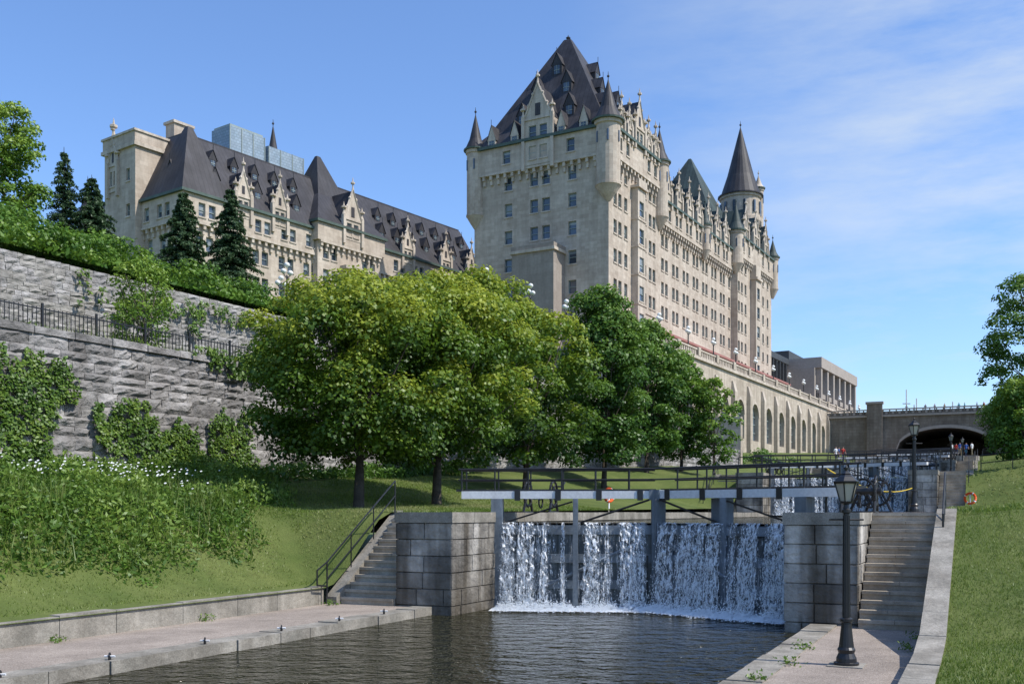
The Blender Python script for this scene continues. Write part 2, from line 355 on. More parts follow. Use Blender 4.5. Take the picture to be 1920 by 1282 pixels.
for t in (-52.8,-55.8,-62.3,-65.6): dormer(g,FFo,t,-.1,45.9,1.1,.9,1.9,2.0,'trim','roof')
for a in (2.6,5,11.2,13.6): stonegable(g,FRo,S0+a,.02,45.7,1.4,1.2,2.3,2)
turret(g,H.P(S0+.1,TR-.1)[:2],1.5,36.8,38.6,46.2,51.2)
turret(g,H.P(S0+.1,TL+.1)[:2],1.15,36.0,37.6,46.0,50.6)
turret(g,H.P(S0+DT,TR+.1)[:2],1.15,37.2,38.8,46.0,50.4)
turret(g,H.P(S0+DT+.3,TL)[:2],1.15,37.2,38.8,46.0,50.4)
MBay=faceR(H,TR+.9)
facade(g,MBay,S0+6.8,S0+9.2,21,40.2,[(S0+8,z,1.4,1.9) for z in rowz[1:6]],'trim',.2)
for a in (S0+6.8,S0+9.2): g.face([FR(a,0,21),FR(a,.9,21),FR(a,.9,40.2),FR(a,0,40.2)],'trim')
g.bm(FR,S0+6.5,S0+9.5,-.05,1.2,40.2,40.5,'trim'); g.bm(FR,S0+6.7,S0+9.3,.8,1.1,40.5,41.3,'trim')
for z in rowz[1:6]: g.bm(FR,S0+6.7,S0+9.3,-.05,1.0,z-1.45,z-1.2,'trim')
g.build('gables_and_turrets',hotel)
an=MB(); SA=S0-3
an.box(H,SA,S0-.01,-61.2,-55.5,10,31.2,'annex'); an.box(H,SA-.25,S0-.01,-61.45,-55.25,31.2,31.55,'trim'); an.box(H,SA-.1,S0-.01,-61.3,-55.4,31.55,32.1,'annex')
an.build('stair_annex',hotel)
bd=MB(); B0=S0+DT+.5; B1=S0+48; B2=S0+69
FB=faceR(H,TR-.3)
br=[36.4,33.2,30.0,26.8,23.6]
cols=[]; a=B0+1.6
while a<B1-1.2:
    cols+= [a,a+1.45]; a+=4.1
facade(bd,FB,B0,B1,12,38.6,[(c,z,.95,1.65) for c in cols for z in br])
corbels(bd,FB,B0,B1,38.3,.5,.95,1.05)
FBo=faceR(H,TR+.2); facade(bd,FBo,B0,B1,38.56,41.4,[(c,39.9,.9,1.5) for c in cols])
bd.bm(FBo,B0,B1,-.3,.3,41.4,41.7,'copper')
bd.frust(H,(B0,B1,-68,TR+.3),41.7,(B0,B1,-61,-57),51.0,'roofg')
ga=B0+2.3
while ga<B1-2:
    stonegable(bd,FBo,ga,.05,41.4,2.2,1.5,3.0,3,'roofg'); ga+=4.1
ga=B0+4.3
while ga<B1-2:
    dormer(bd,FBo,ga,-1.6,43.6,1.2,1.3,1.6,2,'roofg','roofg'); ga+=4.1
bd.face([H.P(B0,-68,12),H.P(B1,-68,12),H.P(B1,-68,41.5),H.P(B0,-68,41.5)],'stone')
FP=faceR(H,TR+.3)
pw=[(B1+a,z,.95,1.65) for a in (2.0,3.6,5.6,14,15.8,18.6) for z in br+[39.8]]
facade(bd,FP,B1,B2,12,41.3,pw); corbels(bd,FP,B1+.4,B2-.4,41.0,.5,.95,1.0)
FPo=faceR(H,TR+.8); facade(bd,FPo,B1-.3,B2+.4,41.27,44.2,[(B1+a,42.8,.9,1.5) for a in (3,6,14,17.5)])
bd.face([H.P(B1-.3,TR-8,12),H.P(B1-.3,TR+.8,12),H.P(B1-.3,TR+.8,44.2),H.P(B1-.3,TR-8,44.2)],'stone')
bd.face([H.P(B2,TR-18,12),H.P(B2,TR+.3,12),H.P(B2,TR+.3,44.2),H.P(B2,TR-18,44.2)],'stone')
bd.box(H,B1-.6,B2+.7,-68,TR+1.1,44.2,44.5,'copper')
bd.frust(H,(B1-.4,B2+.4,-68,TR+.7),44.5,(B1+6,B2-8,-60,-57.5),50.5,'roofg')
bd.frust(H,(B1-4,B1+12.5,-67.5,TR-1.0),43.0,(S0+52.7,S0+53.3,-58.9,-58.5),59.3,'roofg')
facade(bd,faceR(H,TR+1.3),S0+56.2,S0+59.0,20,41,[(S0+57.6,z,1.5,1.9) for z in br],'trim',.2)
for a in (S0+56.2,S0+59.0): bd.face([FP(a,0,20),FP(a,1.,20),FP(a,1.,41),FP(a,0,41)],'trim')
bd.bm(FP,S0+56,S0+59.2,-.02,1.3,38.6,39.0,'trim')
for a,w_ in ((4,2.6),(9.5,3.2),(15.5,2.6)): stonegable(bd,FPo,B1+a,.05,44.2,w_,1.8,3.4,3,'roofg')
turret(bd,H.P(B1-.2,TR+.5)[:2],1.2,37.8,39.4,44.6,49.0,'roofg')
turret(bd,H.P(B2+.2,TR+.5)[:2],.95,37.8,39.4,45.0,48.2,'roofg')
turret(bd,H.P(B0+17,TR+.3)[:2],.8,37.0,38.4,42.0,45.2,'roofg')
c=H.P(S0+63.5,TR-3.6)[:2]
bd.lathe(c,[(40,3.2),(49.5,3.2),(50.2,3.7),(50.8,3.7),(50.8,3.35),(54.3,3.35),(54.4,3.6),(54.8,3.6)],24,'stone')
for j in range(24):
    aa=j*2*math.pi/24; x=c[0]+3.5*math.cos(aa); y=c[1]+3.5*math.sin(aa); bd.lathe((x,y),[(49.0,.08),(49.5,.2),(50.2,.22)],5,'trim')
for j in range(12):
    aa=j*2*math.pi/12; x=c[0]+3.36*math.cos(aa); y=c[1]+3.36*math.sin(aa); bd.lathe((x,y),[(51.6,.3),(53.6,.3)],4,'glass')
bd.lathe(c,[(54.8,3.9),(55.0,3.9),(55.1,3.45),(58.5,2.3),(66,.35),(67,.08)],24,'roof')
finial(bd,(c[0],c[1],66.6),1.6,'roof',.12)
c2=H.P(S0+67.2,TR-1.5)[:2]; turret(bd,c2,.9,46,48,57.0,59.4,'trim')
bd.build('canal_side_range',hotel)
pd=MB()
FD=faceR(H,-46.6)
facade(pd,FD,S0+2,B2+1,12,22.3,[(S0+4+3.4*i,z,1.2,1.7) for i in range(19) for z in (20.6,16.4)],'stone')
pd.face([H.P(S0+2,TR,12),H.P(S0+2,-46.6,12),H.P(S0+2,-46.6,22.3),H.P(S0+2,TR,22.3)],'stone')
pd.box(H,S0+1.7,B2+1,TR-.2,-46.2,22.3,22.6,'pink')
pd.build('podium',hotel)
# ---- north wing
wg=MB(); WR=faceR(W,0); WF=faceF(W,0)
WL=53.0; wz=[29.7,26.6,23.5,20.4]
cols=[]; a=2.0
while a<WL-2:
    if not(18.3<a<29.5): cols+=[a,a+1.35]
    a+=3.9
facade(wg,WR,0,WL,12,31.9,[(c,z,.95,1.6) for c in cols for z in wz])
corbels(wg,WR,.5,WL,31.6,.45,.95,1.0)
WRo=faceR(W,.45); facade(wg,WRo,-.45,WL,31.86,34.7,[(c,33.2,.9,1.5) for c in cols])
facade(wg,WF,-14,0,12,31.9,[(c,z,.95,1.6) for c in (-2.4,-3.8,-6.2) for z in wz])
corbels(wg,WF,-14,-.5,31.6,.45,.95,1.0)
WFo=faceF(W,-.45); facade(wg,WFo,-14,.45,31.86,34.7,[(c,33.2,.9,1.5) for c in (-2.4,-3.8,-6.2)])
wg.box(W,-.8,WL,-14,.8,34.7,35.0,'copper')
PA0,PA1=18.6,29.6; WP=faceR(W,.9)
facade(wg,WP,PA0,PA1,12,33.4,[(c,z,.95,1.6) for c in (PA0+1.4,PA0+2.8,PA1-2.8,PA1-1.4,) for z in [32.2]+[29.3,26.2,23.1]])
corbels(wg,WP,PA0+.4,PA1-.4,33.2,.45,.9,.9)
wg.bm(WP,PA0-.4,PA1+.4,-2,.5,33.45,35.6,'stone')
for a in (PA0,PA1): wg.face([WR(a,0,12),WR(a,.9,12),WR(a,.9,33.4),WR(a,0,33.4)],'stone')
wg.bm(WP,PA0-.7,PA1+.7,-2,.8,35.6,35.9,'copper')
facade(wg,faceR(W,1.7),22.6,25.6,20,30.6,[(24.1,z,1.6,1.7) for z in (29.,26.1,23.1)],'trim',.2)
for a in (22.6,25.6): wg.face([WP(a,0,20),WP(a,.8,20),WP(a,.8,30.6),WP(a,0,30.6)],'trim')
wg.bm(WP,22.4,25.8,0,1.1,30.6,31.,'trim')
wg.build('wing_walls',hotel)
wr=MB()
wr.frust(W,(-.6,WL,-16,.6),35.0,(3.2,WL,-12,-4.6),43.0,'roof')
wr.box(W,3.4,WL,-12,-4.8,43.0,43.3,'roof')
wr.frust(W,(-.8,5.5,-7,.8),35.0,(2.4,3.0,-3.2,-2.6),43.2,'roof')
wr.frust(W,(PA0-.6,PA1+.6,-10.5,1.6),35.9,(PA0+3.0,PA1-3.0,-7.6,-2.2),40.5,'roof')
wr.frust(W,(PA0+3.0,PA1-3.0,-7.6,-2.2),40.5,(23.8,24.4,-5.2,-4.8),46.4,'roof')
turret(wr,W.P(20.5,-9.5)[:2],1.0,34,36,45.0,50.2)
a=4.5; i=0
while a<WL-1.5:
    if not(PA0-1.5<a<PA1+1.5):
        dormer(wr,WR,a,-.55,36.2,1.2,1.3,1.3,2.0); dormer(wr,WR,a+1.0,-2.3,39.3,1.0,1.0,1.1,1.8)
    a+=3.0
for a in (7.6,13.0,35.5,43.6,49.5): stonegable(wr,WRo,a,.05,33.6,2.2,2.4,3.0,2.6)
stonegable(wr,faceR(W,1.4),24.1,.05,34.4,3.2,2.6,3.9,3)
dormer(wr,WF,-3.4,-.7,36.6,1.2,1.3,1.3,2)
wr.build('wing_roof',hotel)
st=MB()
MS=faceF(W,-1.2); 
facade(st,MS,-13.2,-7.2,12,41.0,[(-12.2,z,.8,1.5) for z in (38,33.2,29.7,26.6)]+[(-8.6,z,.7,1.4) for z in (38,34)])
st.box(W,-1.19,6.0,-13.2,-12.9,12,41,'stone')
st.face([W.P(-1.2,-7.2,12),W.P(4.6,-7.2,12),W.P(4.6,-7.2,41),W.P(-1.2,-7.2,41)],'stone')
st.box(W,-1.5,6.0,-13.5,-6.9,41.0,41.4,'trim'); st.box(W,-1.35,5.9,-13.35,-7.05,41.4,42.6,'stone')
st.box(W,-1.5,6.0,-13.5,-6.9,42.6,42.85,'trim')
stonegable(st,MS,-11.4,.1,36.5,1.9,3.0,3.4,1)
finial(st,W.P(-1.2,-11.4,42.8),2.2,'trim',.3)
st.box(W,4,6.5,-9,-7.4,42.8,45.2,'stone'); st.box(W,3.8,6.7,-9.2,-7.2,45.2,45.5,'trim')
st.box(W,2,14,-22,-13.2,12,34.5,'stone'); st.frust(W,(1.6,14,-22.4,-13),34.5,(5,11,-19,-15),39.0,'roofg')
turret(st,W.P(2,-22)[:2],1.2,30,32,36.0,40.3)
facade(st,faceF(W,1.98),-21.5,-14,26,34,[(-16,32,.9,1.5),(-19,32,.9,1.5),(-16,28.5,.9,1.5),(-19,28.5,.9,1.5)])
st.build('stair_tower',hotel)
hv=MB(); hv.box(W,12,17.5,-11,-7.5,43.3,47.4,'hvac'); hv.box(W,18.0,24,-11,-7.5,43.3,46.6,'hvac')
for a in (12,13.8,15.6,17.4,18.1,20,22,23.9): hv.box(W,a-.06,a+.06,-7.5,-7.42,43.4,47.4 if a<17.6 else 46.6,'frame')
hv.box(W,12.2,17.3,-10.8,-7.7,47.4,47.7,'frame'); hv.build('cooling_units',hotel)
# ================================================================ TERRACE ARCADE
tr=MB(); TT=-42.0; AT=faceR(H,TT); TZ=18.8; A0=103.0; bay=7.0; nb=20
ter=empty('terrace_arcade')
for i in range(nb):
    a=A0+2+i*bay; l,r=a+1.7,a+5.3; zb=10.2; sp=13.7; R=1.8
    for p,q in ((a,l),(r,a+bay)):
        tr.face([AT(p,0,2),AT(q,0,2),AT(q,0,TZ),AT(p,0,TZ)],'terr')
    tr.face([AT(l,0,2),AT(r,0,2),AT(r,0,zb),AT(l,0,zb)],'terr')
    n=14; pts=[(l+R-R*math.cos(math.pi*j/n), sp+R*math.sin(math.pi*j/n)) for j in range(n+1)]
    for (x0,y0),(x1,y1) in zip(pts,pts[1:]):
        tr.face([AT(x0,0,y0),AT(x1,0,y1),AT(x1,0,TZ),AT(x0,0,TZ)],'terr')
        tr.face([AT(x0,0,y0),AT(x1,0,y1),AT(x1,-.6,y1),AT(x0,-.6,y0)],'terr')
        mx=(l+R); f=1.22
        tr.face([AT(x0,.06,y0),AT(x1,.06,y1),AT(mx+(x1-mx)*f,.06,sp+(y1-sp)*f),AT(mx+(x0-mx)*f,.06,sp+(y0-sp)*f)],'trim')
    for x in (l,r): tr.face([AT(x,0,zb),AT(x,-.6,zb),AT(x,-.6,sp),AT(x,0,sp)],'terr')
    tr.face([AT(l,0,zb),AT(r,0,zb),AT(r,-.6,zb),AT(l,-.6,zb)],'trim')
    tr.face([AT(l,-.6,zb),AT(r,-.6,zb),AT(r,-.6,sp+R),AT(l,-.6,sp+R)],'glass')
    for q in (.25,.5,.75): tr.bm(AT,l+q*3.6-.05,l+q*3.6+.05,-.58,-.5,zb,sp+R-.1,'frame')
    for z in (11.4,12.6,sp): tr.bm(AT,l,r,-.58,-.49,z-.05,z+.05,'frame')
    tr.bm(AT,a-.55,a+.55,-.02,.55,2,16.2,'terr'); tr.hexa([AT(a-.55,-.02,16.2),AT(a+.55,-.02,16.2),AT(a+.55,.55,16.2),AT(a-.55,.55,16.2),AT(a-.45,-.02,17.6),AT(a+.45,-.02,17.6),AT(a+.45,.2,17.6),AT(a-.45,.2,17.6)],'trim')
    tr.bm(AT,a-.45,a+.45,-.3,.35,TZ+.3,TZ+1.35,'terr')
    for j in range(9):
        x=a+.9+j*.65; tr.bm(AT,x-.16,x+.16,-.12,.12,TZ+.3,TZ+1.0,'trim')
    tr.bm(AT,a+.4,a+bay-.4,-.2,.2,TZ+1.0,TZ+1.2,'trim')
AE=A0+2+nb*bay
tr.bm(AT,A0,A0+2.0,-1,.5,2,TZ+1.6,'terr'); tr.bm(AT,A0-.3,A0+2.2,-1.2,.7,TZ+1.6,TZ+2.0,'trim')
tr.bm(AT,A0+2,AE,-.25,.3,TZ-.1,TZ+.3,'trim')
tr.box(H,A0,A0+1,-50,TT-1,2,TZ+.6,'terr')
tr.box(H,99.6,100.2,-42,-30.6,0,9.6,'terr')
tr.bm(AT,AE,AE+6,-6,1,2,TZ+3,'terr'); tr.bm(AT,AE-.3,AE+6.3,-6.3,1.3,TZ+3,TZ+3.5,'trim')
tr.build('arcade_wall',ter)
def globe_lamp(p,h=3.0,n=3):
    mb=MB(); x,y,z=p
    mb.lathe((x,y),[(z,.22),(z+.3,.2),(z+.35,.1),(z+h*.5,.08),(z+h*.8,.07),(z+h*.82,.1),(z+h*.85,.05)],8,'black')
    pts=[(x,y,z+h)]
    if n>1:
        for d in (-.42,.42): 
            q=(x+d*H.u[0],y+d*H.u[1],z+h*.86); mb.tube((x,y,z+h*.78),q,.045,'black'); pts.append((q[0],q[1],q[2]+.02))
    for q in pts:
        mb.lathe(q[:2],[(q[2]-.05,.06),(q[2],.1),(q[2]+.07,.2),(q[2]+.2,.26),(q[2]+.33,.2),(q[2]+.42,.05)],10,'globe')
    return mb.build('globe_street_lamp',None,True)
for i in range(14): globe_lamp(H.P(A0+5.5+i*9.5,TT-.8,TZ+.2),3.3)
def hpos(px,t_):
    Y=1900*1.1527*-t_/(2050-px); return ((px-960)/1900*Y,Y)
for px,t_,ztop,h in ((995,-47,22.0,4.6),(912,-50,23.2,5.2),(1062,-46,21.4,4.4),(538,-60,21.4,4.5),(527,-62,20.8,3.6)):
    x,y=hpos(px,t_); globe_lamp((x,y,ztop-h-.4),h)
# ================================================================ modern building
mo=MB(); off=empty('office_building'); a0,a1=216,252
mo.box(H,a0,a1,-66,-50.8,18,30.0,'glass'); 
for i in range(7):
    a=a0+i*(a1-a0-1.2)/6; mo.box(H,a,a+1.2,-51,-49.2,18,30.2,'conc')
mo.box(H,a0-.5,a1+.5,-66,-49.0,30.2,32.4,'conc'); mo.box(H,a0,a1,-51,-49.6,24,25,'conc')
mo.box(H,a0-1.2,a0-.02,-64,-50.3,18,30.19,'conc')
mo.box(H,a0+8,a0+22,-75,-58,32.4,35.6,'dark'); mo.box(H,a0-24,a0-1.3,-72,-56,18,31.0,'conc'); mo.box(H,a0-25,a0-1.25,-73,-55.5,31.0,32.2,'dark')
for i in range(9): mo.box(H,a0-24+i*2.5,a0-23.6+i*2.5,-55.9,-55.4,22,30.8,'dark')
mo.build('office_shell',off)
# ================================================================ TERRAIN
def sst(x): x=min(1,max(0,x)); return x*x*(3-2*x)
def interp(x,P):
    if x<=P[0][0]: return P[0][1]
    for (a,b_),(c_,d) in zip(P,P[1:]):
        if x<=c_: return b_+(d-b_)*(x-a)/(c_-a)
    return P[-1][1]
STP=[(26,0),(63,.25),(67.5,2.5),(104,2.75),(108.5,5),(145,5.25),(149.5,7.5),(188,9),(260,13),(500,16)]
def hl(s,t):
    b_=sst(max((-16.4-t)/4.9,(s-22.9)/3.4)); z=-2.06+2.06*b_
    w=min(1,max(0,(-t-15.5)/9)); 
    if s>26: z=(1-w)*interp(s,STP)+w*.061*(s-26)
    z+=min(1.3,.12*max(0,-t-20))
    z+=.06*math.sin(s*.9+t*.4)*math.sin(t*.8)*min(1,max(0,(-t-17)/3))
    return z
def hr(s,t):
    z=interp(s,[(-30,-2.33),(17,-2.3),(19,-2.2),(26.3,0)]+STP[1:])
    z+=min(2.5,.10*max(0,t))
    return z+.04*math.sin(s*.7)*math.sin(t*.9)*min(1,max(0,t))
def grid(name,F,ss,tt,h,k,skip=None,parent=None,kfun=None):
    mb=MB(); idx={}
    for i,s_ in enumerate(ss):
        for j,t_ in enumerate(tt): idx[i,j]=len(mb.v); mb.v.append(F.P(s_,t_,h(s_,t_)))
    for i in range(len(ss)-1):
        for j in range(len(tt)-1):
            sc_,tc_=(ss[i]+ss[i+1])/2,(tt[j]+tt[j+1])/2
            if skip and skip(sc_,tc_): continue
            mb.f.append((idx[i,j],idx[i+1,j],idx[i+1,j+1],idx[i,j+1])); mb.m.append(mb.mi(kfun(sc_,tc_) if kfun else k))
    return mb.build(name,parent,True,False)
ss=[x for x in np.arange(-30,22.6,1.0)]+[22.9,23.3,24,24.8,25.6,26.3]+list(np.arange(27,70,1.5))+list(np.arange(70,300,5))
tt=[-14.3,-15.3,-16.3]+list(np.arange(-17,-32,-.8))+list(np.arange(-33,-80,-4))
grid('lawn',L,ss,tt,hl,'soil',lambda s,t:(t>-16.3 and s<26.3))
ss=[x for x in np.arange(-30,26.2,1.0)]+[26.3]+list(np.arange(27,70,1.5))+list(np.arange(70,300,5))+[400,700]
tt=[-1.0,-.6]+list(np.arange(0,8,.8))+[9,12,16,22,30,45,70,120,250,500]
grid('lawn',L,ss,tt,hr,'soil',lambda s,t:(t<-.61 and s<26.3))
def hu(s,t): 
    return max(9.6,.285*-t) if t>-92 else 26.2
grid('hillside',H,list(np.arange(-20,101,4)),[-35.6,-38,-40,-42]+list(np.arange(-46,-150,-6)),hu,'soil')
grid('hillside',H,[100,103],[-42]+list(np.arange(-46,-150,-6)),hu,'soil')
gm=MB(); gm.box(H,-20,100,-35.7,-30.9,3,6.15,'soil'); gm.build('grass_terrace')
gm=MB(); gm.box(H,A0+.5,420,-150,TT-.3,15,TZ,'pave'); gm.build('hotel_terrace_ground')
gm=MB(); gm.face([(-4000,-4000,-6),(4000,-4000,-6),(4000,4000,-6),(-4000,4000,-6)],'soil'); gm.build('ground')
# ================================================================ ROUGH STONE WALLS
def blockwall(mb,Mp,a0,a1,z0,z1,ch,w0,w1,dep,jit,ks,nx=3,nz=2,edge_f=.5):
    z=z0; 
    while z<z1-.08:
        h=ch*random.uniform(.7,1.3); zt=min(z+h,z1); a=a0-random.uniform(0,w0)
        if z1-zt<.12: zt=z1
        while a<a1:
            w=random.uniform(w0,w1); e=a+w; l=max(a,a0); r=min(e,a1)
            if r-l<.12: a=e; continue
            off=random.uniform(-jit,jit)
            i=len(mb.v); q=mb.mi(random.choice(ks)); tz=random.uniform(-.03,.03)
            for jz in range(nz+1):
                for jx in range(nx+1):
                    edge=(jx in(0,nx)) or (jz in(0,nz))
                    n=(dep*edge_f+random.uniform(-.5,.5)*jit if edge else dep+off+random.uniform(-jit,jit)*1.3)
                    fx=jx/nx; fz=jz/nz
                    if not edge: fx+=random.uniform(-.09,.09); fz+=random.uniform(-.09,.09)
                    elif jx in (0,nx) and jz not in (0,nz): fx+=random.uniform(-.02,.02)
                    mb.v.append(Mp(l+.006+(r-l-.012)*fx,n,z+.005+(zt-z-.01)*fz+tz*(fx-.5)))
            for jz in range(nz):
                for jx in range(nx):
                    p=i+jz*(nx+1)+jx; mb.f.append((p,p+1,p+nx+2,p+nx+1)); mb.m.append(q)
            a=e
        z=zt
def ashlar(mb,Mp,a0,a1,z0,z1,ch,w0,w1,dep=.05,b_=.014):
    n=max(1,round((z1-z0)/ch)); h=(z1-z0)/n
    for i in range(n):
        z=z0+i*h; a=a0-(random.uniform(.2,.8)*w0)
        while a<a1:
            e=a+random.uniform(w0,w1); l=max(a,a0); r=min(e,a1)
            if a1-r<.25: r=a1; e=a1+1
            if r-l<.1: a=e; continue
            d=dep+random.uniform(-.012,.012); g_=.004; k=random.choice(('lockst0','lockst1','lockst2'))
            mb.hexa([Mp(l+g_,0,z+g_),Mp(r-g_,0,z+g_),Mp(r-g_-b_,d,z+g_+b_),Mp(l+g_+b_,d,z+g_+b_),
                     Mp(l+g_,0,z+h-g_),Mp(r-g_,0,z+h-g_),Mp(r-g_-b_,d,z+h-g_-b_),Mp(l+g_+b_,d,z+h-g_-b_)],k)
            a=e
wl=MB(); W1=faceR(H,-30.8)
wl.bm(W1,-20,100,-1,-.0,-1,6.1,'wallr')
blockwall(wl,W1,-8,100,-.5,6.0,.40,.5,1.7,.12,.035,('wallr0','wallr0','wallr1','wallr2'),5,3)
for i in range(70):
    a=-8+i*1.55; wl.bm(W1,a+.01,a+1.53,-.6,.16+random.uniform(-.02,.03),6.0,6.25+random.uniform(-.02,.02),random.choice(('wallr0','wallr1','wallr2')))
wl.build('stone_retaining_wall')
wl=MB(); W2=faceR(H,-35.6)
wl.bm(W2,-20,100,-.8,0,5,9.7,'wallr_')
blockwall(wl,W2,-8,100,6.0,9.9,.24,.22,.75,.08,.03,('wallr_','wallr_','wallr0','wallr2'),2,2)
wl.build('rubble_wall')
fn=MB(); FM=faceR(H,-31.6)
for a in np.arange(-4,62,.17): fn.bm(FM,a-.012,a+.012,-.012,.012,6.15,7.1,'black')
for a in np.arange(-4,62,2.2): fn.bm(FM,a-.035,a+.035,-.035,.035,6.15,7.25,'black')
for z in (6.3,7.02): fn.bm(FM,-4,62,-.02,.02,z,z+.045,'black')
fn.build('iron_fence')
# ================================================================ LOCK STATIONS
def railing(mb,pts,h=1.0,rails=(1.0,.5),r=.028,post=1.6,k='black'):
    for a,b_ in zip(pts,pts[1:]):
        A=Vector(a);B=Vector(b_); n=max(1,int((B-A).length/post))
        for q in rails: mb.tube(A+Vector((0,0,q)),B+Vector((0,0,q)),r,k)
        for i in range(n+1): 
            p=A.lerp(B,i/n); mb.tube(p,p+Vector((0,0,h)),r,k)
def stairs(mb,s0,s1,t0,t1,zb,zt,n,k='step'):
    dr=(zt-zb)/n; ds=(s1-s0)/n
    for i in range(n):
        z=zb+dr*(i+1); tm=t0+(t1-t0)*random.uniform(.35,.65)
        for ta,tb_ in ((t0,tm-.004),(tm+.004,t1)):
            mb.box(L,s0+i*ds-.035+random.uniform(-.008,.008),s0+(i+1)*ds+.03,ta,tb_,z-.075,z-(0.0 if i<n-1 else .003)-random.uniform(0,.006),k)
        mb.box(L,s0+i*ds,s1,t0+.002,t1-.002,z-dr-.05,z-.078,k)
TL0,TL1,TR0,TR1=-14.3,-12.6,-4.1,-2.5
def station(k):
    s0=23.3+41*k; z=2.5*k; zb=z-2.9 if k==0 else z-2.95
    nxt=s0+41
    root=empty('lock_wall')
    mb=MB()
    for t0,t1 in ((TL0,TL1),(TR0,TR1)):
        mb.box(L,s0+.05,nxt+.04,t0+.05,t1-.05,zb-.6,z-.27,'lockst')
        ashlar(mb,faceF(L,s0+.05),t0,t1,zb,z-.28,.43,.8,1.3,.05)
    ashlar(mb,faceR(L,TL1-.05),s0,s0+(26 if k==0 else 8),zb,z-.28,.43,.9,1.6,.05)
    ashlar(mb,lambda a,n,zz:L.P(a,TR0+.05-n,zz),s0,s0+8,zb,z-.28,.43,.9,1.6,.05)
    ashlar(mb,lambda a,n,zz:L.P(a,TL0+.05-n,zz),s0,s0+3.4,zb,z-.28,.43,.9,1.6,.05)
    ashlar(mb,faceR(L,TR1-.05),s0,s0+3.4,zb,z-.28,.43,.9,1.6,.05)
    for t0,t1 in ((TL0-.03,TL1+.03),(TR0-.03,TR1+.03)):
        a=s0-.03
        while a<nxt-.05:
            e=min(a+random.uniform(1.2,1.9),nxt-.04); mb.box(L,a+.006,e-.006,t0,t1,z-.275,z+random.uniform(-.008,.006),'coping'); a=e
    mb.build('wall_blocks',root)
    sb=MB()
    stairs(sb,s0-.35,s0+2.9,TR1+.03,-1.0,z-2.5,z-.01,13); 
    stairs(sb,s0-.1,s0+3.0,-16.0,TL0-.03,z-2.5,z-.01,13)
    sb.build('stone_stairs')
    g_=MB()
    for t0,t1,so in ((-1.0,-.6,-.6),(-16.35,-16.0,-.3)):
        g_.hexa([L.P(s0+so,t0,z-3),L.P(s0+3.2,t0,z-3),L.P(s0+3.2,t1,z-3),L.P(s0+so,t1,z-3),
                 L.P(s0+so,t0,z-2.3),L.P(s0+3.2,t0,z+.06),L.P(s0+3.2,t1,z+.06),L.P(s0+so,t1,z-2.3)],'coping')
    g_.build('stair_side_wall')
    hb=MB()
    for tc_ in (-16.17,-.85):
        p0=Vector(L.P(s0-.5,tc_,z-2.3)); p1=Vector(L.P(s0+3.0,tc_,z+.0)); up=Vector((0,0,1))
        if tc_>-5: p0=Vector(L.P(s0+1.6,tc_,z-1.0))
        hb.poly([p0,p0+up*.95,p1+up*.95,p1],.025,'black'); hb.tube(p0+up*.5,p1+up*.5,.02,'black')
        for q in (.33,.66): hb.tube(p0.lerp(p1,q),p0.lerp(p1,q)+up*.95,.02,'black')
        if tc_<-5:
            q=p0+Vector((-L.u[0],-L.u[1],0))*.45; hb.poly([p0+up*.95,q+up*.75,q+up*.35,p0+up*.3],.025,'black')
    hb.build('stair_handrail')
    gr=empty('lock_gate'); gb=MB(); hs=s0+2.7; ms=hs+1.5; mt=(TL1+TR0)/2
    zl=z-3.0 
    fall=MB(); film=MB()
    for hs_t,side in ((TL1,1),(TR0,-1)):
        P0=Vector(L.P(hs,hs_t)); P1=Vector(L.P(ms,mt)); d=(P1-P0); Ln=d.length; d.normalize()
        nv=Vector((d.y,-d.x,0)) 
        if nv.dot(Vector((-L.u[0],-L.u[1],0)))<0: nv=-nv
        Mg=lambda a,n,zz,P0=P0,d=d,nv=nv:(P0.x+d.x*a+nv.x*n,P0.y+d.y*a+nv.y*n,zz)
        gb.bm(Mg,.1,Ln-.05,-.22,.0,zl,z-.36,'gated')
        for zz,hh in ((-.62,.24),(-1.42,.24),(-2.15,.24),(-2.75,.2)): gb.bm(Mg,.1,Ln-.05,0.002,.13,z+zz,z+zz+hh,'gate')
        gb.bm(Mg,-.15,.17,-.3,.14,zl,z+.38,'gate'); gb.bm(Mg,Ln-.14,Ln+.0,-.25,.22,zl,z+.38,'gate')
        if side==1: gb.bm(Mg,Ln*.5-.07,Ln*.5+.07,.35,.5,zl,z+.38,'gate')
        else: gb.bm(Mg,Ln*.5-.09,Ln*.5+.09,-.25,.15,zl,z+.38,'gate')
        if side==-1: gb.bm(Mg,Ln*.5+.3,Ln*.5+.6,-.5,-.23,z-.6,z+.38,'gate')
        gb.tube(Mg(.3,.16,z-2.6),Mg(Ln-.3,.16,z-.75),.05,'gate'); gb.tube(Mg(Ln*.5+.1,.1,z-.3),Mg(Ln-.2,.1,z+.35),.03,'black')
        gb.tube(Mg(.2,.1,z-.3),Mg(Ln*.5-.1,.1,z+.3),.025,'black')
        for q in np.arange(.35,Ln-.2,.36):
            gb.bm(Mg,q-.012,q+.012,.003,.03,zl,z-.62,'gate')
        for q in (Ln-.26,): gb.bm(Mg,q-.03,q+.03,.13,.20,z-2.3,z-1.2,'black')
        gb.bm(Mg,-1.0,Ln+.02,-.16,.12,z+.385,z+.60,'white')
        gb.bm(Mg,Ln-.2,Ln+.05,-.2,.16,z+.34,z+.63,'gate')
        for q in np.arange(.6,Ln,1.15): gb.bm(Mg,q-.08,q+.08,.12,.145,z+.33,z+.65,'black')
        gb.bm(Mg,-1.2,Ln,-.95,-.2,z+.60,z+.66,'black')
